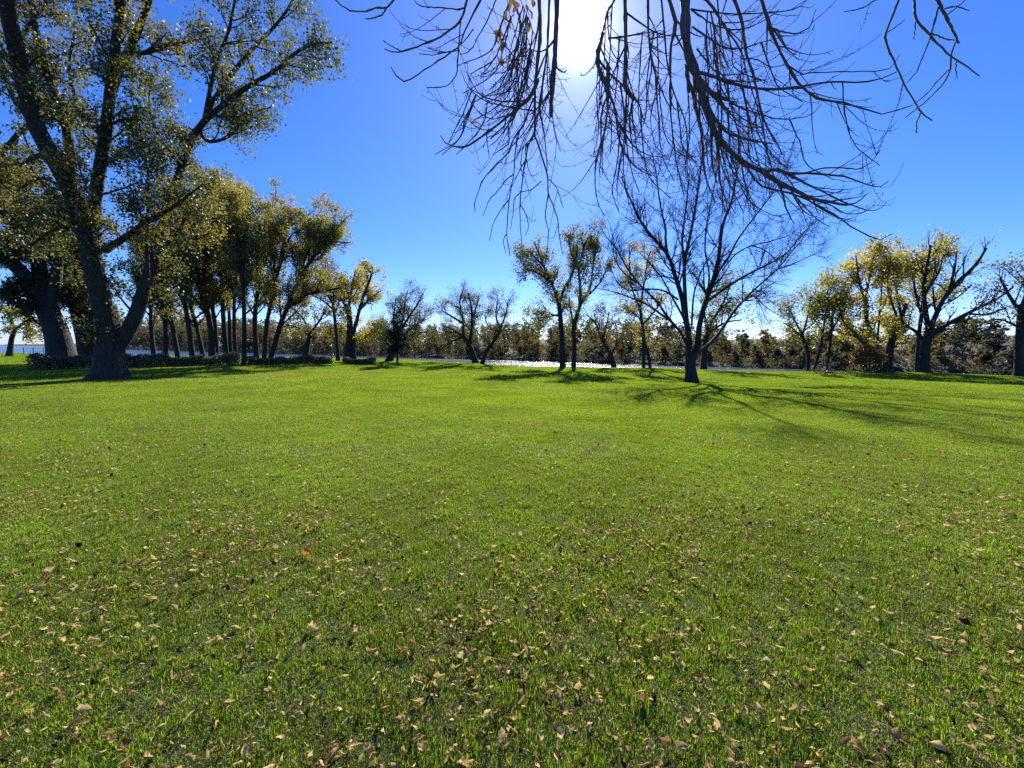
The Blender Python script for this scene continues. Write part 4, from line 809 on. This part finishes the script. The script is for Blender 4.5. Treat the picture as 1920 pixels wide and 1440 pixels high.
def overhead():
    rng = np.random.default_rng(55)
    trunk_xy = np.array([2.3, -2.6]); tz = T(*trunk_xy); base = np.array([trunk_xy[0], trunk_xy[1], tz])
    root = thing('overhanging_tree', 'bare tree whose drooping twiggy branches hang into the top of the picture', 'tree', tuple(base))
    hub = np.array([1.75, 1.5, 6.2]); hub2 = np.array([2.0, -0.6, 5.8])
    t = Geo(); tp = resample([base-np.array([0, 0, .2]), base+np.array([0, .1, 2]), base+np.array([-.05, .5, 4]), hub2, hub], 20)[None]
    t.add(*tubes(tp, np.linspace(.34, .10, 20)[None], 12)); obj('trunk', t.mesh('trunk', [BARK_BIG], base), root)
    arrs, rads = [], []
    def addp(w0, w1, d0, d1, pl, ext):
        n = len(pl); pts = []; r = []
        for k, (x, y) in enumerate(pl):
            f = k/(n-1); D = d0+(d1-d0)*f; pts.append(P(x, y, D)); r.append(0.5*(w0+(w1-w0)*f)*D/F)
        a = resample(np.column_stack([np.array(pts), r]), 18)
        if ext:                                            # carried on above the frame to the bough it hangs from
            p0 = pts[0]; up = p0+(p0-pts[1])/np.linalg.norm(p0-pts[1])*0.3
            e = resample(np.column_stack([np.array([hub+rng.normal(0, .12, 3), (up+hub)/2+np.array([0, .25, .35]), up, p0]), [r[0]*1.5, r[0]*1.25, r[0]*1.08, r[0]]]), 12)
            g = Geo(); g.add(*tubes(e[None, :, :3], e[None, :, 3], 7)); ext_g.add(*tubes(e[None, :, :3], e[None, :, 3], 7))
        a[1:-1, :3] += rng.normal(0, 0.0013, (16, 3)); kn = 1+0.08*rng.normal(size=18)+np.where(rng.random(18) < 0.15, 0.35, 0)
        arrs.append(a[:, :3]); rads.append(a[:, 3]*np.clip(kn, 0.75, 1.5))
    ext_g = Geo()
    for w0, w1, d0, d1, pl in OV: addp(w0*(0.74 if w0 > 11 else 0.64), w1*0.6, d0, d1, pl, pl[0][1] <= 0)
    nh = len(arrs)
    # the mass of long hanging shoots in the middle
    cand = [k for k in range(nh) if any(1000 < q[0] < 1345 and q[1] < 260 for q in OV[k][4])]
    for k in range(110):
        j = int(rng.choice(cand)); pl0 = OV[j][4]; f = rng.uniform(0.05, 0.95)*(len(pl0)-1); i = int(f); fr = f-i
        x0 = pl0[i][0]*(1-fr)+pl0[i+1][0]*fr; y0 = pl0[i][1]*(1-fr)+pl0[i+1][1]*fr; D = OV[j][2]+(OV[j][3]-OV[j][2])*f/(len(pl0)-1)
        if math.hypot(x0-1087, y0-55) < 45 or y0 > 260: continue
        L = rng.uniform(90, 220); sx = float(np.clip((x0-1190)/170*rng.uniform(0.1, 0.6)+rng.normal(0, .14), -.45, .45))
        y1 = min(y0+L, 400 if x0 > 1130 else 290)
        if y1-y0 < 70: continue
        pl = [(x0, y0), (x0+sx*30+rng.normal(0, 4), y0+(y1-y0)*.4), (x0+sx*75, y0+(y1-y0)*.75), (x0+sx*150+rng.normal(0, 14), y1)]
        addp(rng.uniform(2.2, 3.4), 1.4, D, D+rng.uniform(-.4, .3), pl, False)
    LP = np.stack(arrs); LR = np.stack(rads)
    for k in range(nh):
        g = Geo(); g.add(*tubes(LP[k:k+1], LR[k:k+1], 8)); obj('branch', g.mesh('branch', [BARK_TWIG], base), root)
    tw = Geo(); tw.add(*tubes(LP[nh:], LR[nh:], 5)); tw.V += []; 
    tw.add(ext_g.V[0], ext_g.Q[0]) if False else None
    eg = Geo(); eg.V = ext_g.V; eg.Q = ext_g.Q; eg.M = ext_g.M; eg.n = ext_g.n
    obj('branch', eg.mesh('branch', [BARK_TWIG], base), root, kind='stuff')
    # side shoots: grow outwards from the middle of the cluster and turn up at their tips
    mid = P(1270, 150, 3.6)
    a, ar = spawn(rng, LP, LR, 8.5, 0.1, 1.0, 22, 55, 0.18, 0.60, 0.55, 9, 0.05, -0.06, None, 0.4, 0.0026, 0.17)
    # drop the side shoots that stray far outside the real silhouette
    def px_of(p):
        d = p-np.array([0, 0, EYE]); c, s = math.cos(PITCH), math.sin(PITCH)
        f = d[..., 1]*c-d[..., 2]*s; u = d[..., 1]*s+d[..., 2]*c
        return CX+F*d[..., 0]/f, CY-F*u/f
    ex, ey = px_of(a[:, -1])
    lim = np.interp(ex, [600, 720, 860, 930, 1060, 1110, 1200, 1350, 1480, 1600, 1680, 1760, 1900], [60, 165, 290, 400, 480, 400, 430, 440, 440, 450, 400, 240, 170])
    gap = (ex > 1060) & (ex < 1105) & (ey > 290)
    far_r = ((ex > 1690) | (a[:, 0, 1] < 2.95)) & ((rng.random(len(ex)) < 0.85) | (np.linalg.norm(a[:, -1]-a[:, 0], axis=1) > 0.22))
    left = (ex < 870) & (rng.random(len(ex)) < 0.55)
    sx_, sy_ = px_of(a[:, 0]); thin = (sx_ < 1075) & (sx_ > 900) & (rng.random(len(ex)) < 0.45)
    keep = (ey < lim) & ~gap & ~far_r & ~left & ~thin; a, ar = a[keep], ar[keep]
    b, br = spawn(rng, a, ar, 5.0, 0.2, 1.0, 25, 55, 0.06, 0.2, 0.7, 5, 0.08, 0.06, None, 0.3, 0.002, 0.2)
    s_, sr = spawn(rng, np.concatenate([a[:, ::1]]), ar, 14.0, 0.2, 1.0, 35, 70, 0.012, 0.035, 0.9, 3, 0.1, 0.1, None, 0.0, 0.0022)
    tw.add(*tubes(a, ar, 4)); tw.add(*tubes(b, br, 3)); tw.add(*tubes(s_, sr, 3)); TRI['n'] += tw.tris()
    obj('twigs', tw.mesh('twigs', [BARK_TWIG], base), root, kind='stuff')
    # the few leaves still hanging near the sun
    spots = [(932, 72), (941, 88), (938, 66), (946, 84), (958, 104), (963, 122), (954, 44), (965, 15), (972, 22), (960, 30), (988, 18), (995, 25), (1000, 8), (975, 36), (990, 49), (948, 30), (979, 95), (982, 105), (938, 115), (942, 117), (935, 62), (966, 6), (955, 10), (893, 231)]
    for (x, y) in spots:
        c = P(x, y, 3.3+rng.uniform(-.1, .1)); n = 8; th = np.linspace(0, 2*math.pi, n, endpoint=False)
        r = 0.024*(1+0.15*np.cos(2*th)); e1 = nrm(rng.normal(size=3)+np.array([0, 0, -1.2])); e2 = nrm(np.cross(e1, rng.normal(size=3))); e3 = np.cross(e1, e2)
        V = [c-base]+[c-base+e1*(r[k]*1.5*math.cos(th[k]))+e2*(r[k]*0.8*math.sin(th[k]))+e3*(0.010*math.cos(th[k]*2)) for k in range(n)]
        obj('leaf', mk_mesh('leaf', V, tris=[[0, 1+k, 1+(k+1) % n] for k in range(n)], mats=[L_REDBR], smooth=False), root)
overhead()

# ------------------------------------------------------------------ fallen leaves
def dry_mat(name, c0, c1, trans=0.2):
    m, n, l = new_mat(name)
    g = n.new('ShaderNodeNewGeometry'); oi = n.new('ShaderNodeObjectInfo')
    nz = n.new('ShaderNodeTexNoise'); nz.inputs['Scale'].default_value = 60; nz.inputs['Detail'].default_value = 3; l.new(g.outputs['Position'], nz.inputs['Vector'])
    ad = n.new('ShaderNodeMath'); ad.operation = 'ADD'; l.new(g.outputs['Random Per Island'], ad.inputs[0]); l.new(oi.outputs['Random'], ad.inputs[1])
    fr = n.new('ShaderNodeMath'); fr.operation = 'FRACT'; l.new(ad.outputs[0], fr.inputs[0])
    a2 = n.new('ShaderNodeMath'); a2.operation = 'MULTIPLY_ADD'; a2.inputs[1].default_value = 0.5; l.new(nz.outputs[0], a2.inputs[0]); 
    ml = n.new('ShaderNodeMath'); ml.operation = 'MULTIPLY'; ml.inputs[1].default_value = 0.6; l.new(fr.outputs[0], ml.inputs[0]); l.new(ml.outputs[0], a2.inputs[2])
    r = ramp(n, [(0.1, c0), (0.9, c1)]); l.new(a2.outputs[0], r.inputs[0])
    d = n.new('ShaderNodeBsdfPrincipled'); d.inputs['Roughness'].default_value = 0.9; d.inputs['Specular IOR Level'].default_value = 0.15; l.new(r.outputs[0], d.inputs['Base Color'])
    t = n.new('ShaderNodeBsdfTranslucent'); l.new(r.outputs[0], t.inputs[0])
    a = n.new('ShaderNodeMixShader'); a.inputs[0].default_value = trans; l.new(d.outputs[0], a.inputs[1]); l.new(t.outputs[0], a.inputs[2])
    o = n.new('ShaderNodeOutputMaterial'); l.new(a.outputs[0], o.inputs[0]); return m
D_TAN = dry_mat("dry_tan", (0.40, 0.25, 0.09), (0.78, 0.56, 0.25), 0.4); D_BROWN = dry_mat("dry_brown", (0.15, 0.07, 0.025), (0.36, 0.19, 0.075), 0.3); D_DARK = dry_mat("dry_dark", (0.03, 0.014, 0.008), (0.09, 0.045, 0.02), 0.05)
D_YEL = dry_mat("fallen_yellow", (0.45, 0.33, 0.08), (0.65, 0.50, 0.15), 0.35); D_ORG = dry_mat("fallen_orange", (0.50, 0.12, 0.015), (0.62, 0.22, 0.03), 0.35)
def leaf_shape(rng, kind, nu=5, nv=4):            # unit-size dry leaf: a sheet rolled about its midrib, bent and crumpled
    u = np.linspace(-0.5, 0.5, nu)[:, None]*np.ones((1, nv)); v = np.linspace(-1, 1, nv)[None]*np.ones((nu, 1))
    half = [0.30, 0.20, 0.13][kind]*np.clip(1-(2*np.abs(u))**2.2, 0.10, 1)
    if kind == 0: half = half*(1+0.35*np.cos(u*14+rng.uniform(0, 6)))           # lobed margin
    roll = [rng.uniform(0.7, 1.5), rng.uniform(0.6, 1.6), rng.uniform(1.5, 2.6)][kind]
    th = v*roll; y = half*np.sin(th)/max(roll*0.75, 0.5); z = half*(1-np.cos(th))/max(roll*0.75, 0.5)
    bend = rng.uniform(-0.8, 1.4); z = z+bend*u*u+0.3*rng.normal()*u
    x = u*1.1+0.03*rng.normal(size=u.shape); y = y+0.035*rng.normal(size=u.shape)+0.6*rng.normal()*u*u; z = z+0.05*rng.normal(size=u.shape)
    V = np.stack([x, y, z], -1).reshape(-1, 3); V[:, 2] -= V[:, 2].min()*0.6
    i = np.arange(nv-1)[None]+np.arange(nu-1)[:, None]*nv
    q = np.stack([i, i+1, i+nv+1, i+nv], -1).reshape(-1, 4)
    return V, np.concatenate([q[:, :3], q[:, [0, 2, 3]]])
def litter():
    rng = np.random.default_rng(31)
    shapes = [leaf_shape(rng, k) for k in (0, 0, 0, 1, 1, 2, 2, 2)]
    small = []                                        # the same leaves with fewer corners for the scatter
    for k in (0, 0, 0, 1, 1, 2, 2, 2): small.append(leaf_shape(rng, k, 3, 3))
    M = 300000
    y = 1.2+50*rng.random(M)**2.1; x = rng.uniform(-1.32, 1.32, M)*(y+0.8)
    # patchy drifts
    nz = 0.5+0.25*np.sin(x*1.9+1.3*np.sin(y*1.1))+0.25*np.sin(y*2.3+1.7*np.sin(x*0.9+2))
    dens = 1050*np.exp(-(y-1.5)/2.2)*(0.4+1.1*nz**1.8)+95*np.exp(-(y-1.5)/4.0)+0.8
    dens += 70*np.exp(-((x+12)/6)**2-((y-24)/5)**2)+10*np.exp(-((x+20)/9)**2-((y-22)/5)**2)
    # area density of the candidates per m2
    py_ = 1/(50*2.1)*((y-1.2)/50+1e-9)**(1/2.1-1); cand = M*py_/(2.64*(y+0.8))
    keep = (rng.random(M) < dens/cand) & (y < yb(x)-1); x, y = x[keep], y[keep]
    size = np.where(rng.random(len(x)) < 0.16, rng.uniform(0.032, 0.052, len(x)), rng.uniform(0.016, 0.034, len(x)))
    size = np.where(y > 9, size*1.25, size)
    kind = rng.choice(3, len(x), p=[0.64, 0.24, 0.12]); kind = np.where((y > 9) & (rng.random(len(x)) < 0.6), 3, kind)   # 0 tan 1 brown 2 dark 3 yellow
    kind = np.where((y > 9) & (kind != 3), 0, kind)
    zz = T(x, y)+rng.uniform(0.024, 0.048, len(x))
    yaw = rng.uniform(0, 6.283, len(x)); tx = rng.normal(0, .6, len(x)); ty = rng.normal(0, .45, len(x)); tx = np.where(rng.random(len(x)) < 0.4, tx+3.14, tx)
    from mathutils import Euler
    vis = np.abs(x) < 1.2*y+0.1
    prom = np.where(vis, size/(y+0.3), 0)
    order = np.argsort(-prom); ind = order[:296]; rest = order[296:]
    mats = [D_TAN, D_BROWN, D_DARK, D_YEL]
    tone = ['pale tan', 'mid brown', 'nearly black', 'yellow']; form = ['lobed', 'lobed', 'lobed', 'oval', 'oval', 'rolled up', 'rolled up', 'rolled up']
    cache = {}
    for i in ind:
        si = int(rng.integers(0, 8)); k = int(kind[i]); key = (si, k)
        if key not in cache: cache[key] = mk_mesh('dry_leaf', shapes[si][0], tris=shapes[si][1], mats=[mats[k]])
        o = obj('dry_leaf', cache[key], loc=(x[i], y[i], zz[i]+0.006), label='%s %s dry leaf among the nearest grass at the bottom' % (tone[k], form[si]), cat='leaf', group='%s %s leaves in the near grass' % (tone[k], form[si]))
        o.rotation_euler = (tx[i], ty[i], yaw[i]); o.scale = (size[i],)*3
    Vs, Ts, Ms, n = [], [], [], 0
    for i in rest:
        si = int(rng.integers(0, 8)); R = np.array(Euler((tx[i], ty[i], yaw[i])).to_matrix()); V = small[si][0]@R.T*size[i]+np.array([x[i], y[i], zz[i]])
        Vs.append(V); Ts.append(small[si][1]+n); Ms.append(np.full(len(small[si][1]), kind[i], np.int32)); n += len(V)
    obj('leaf_litter', mk_mesh('leaf_litter', np.concatenate(Vs), tris=np.concatenate(Ts), mats=mats, mi_t=np.concatenate(Ms)), kind='stuff', label='scatter of small dry leaves over the rest of the lawn', cat='leaves')
    print('litter', len(rest), 'tris', n)
    for (px, py, m, s, lab) in [(573, 1048, D_ORG, 0.085, 'bright orange fallen leaf lying left of centre on the lawn'), (910, 937, D_YEL, 0.075, 'small bright yellow leaf lying in mid lawn near the centre'), (75, 1118, D_YEL, 0.10, 'pale yellow leaf lying near the left edge of the foreground'), (1577, 1252, D_YEL, 0.06, 'golden yellow leaf in the right foreground grass')]:
        p = gp(px, py); V, t = shapes[0]; o = obj('fallen_leaf', mk_mesh('fallen_leaf', V, tris=t, mats=[m], smooth=False), loc=(p[0], p[1], p[2]+0.05), label=lab, cat='leaf'); o.scale = (s, s, s); o.rotation_euler = (0.5, 0.2, px)
litter()
print('TRIS about', TRI['n'], sum(len(o.data.polygons) for o in scene.objects if o.type == 'MESH'))
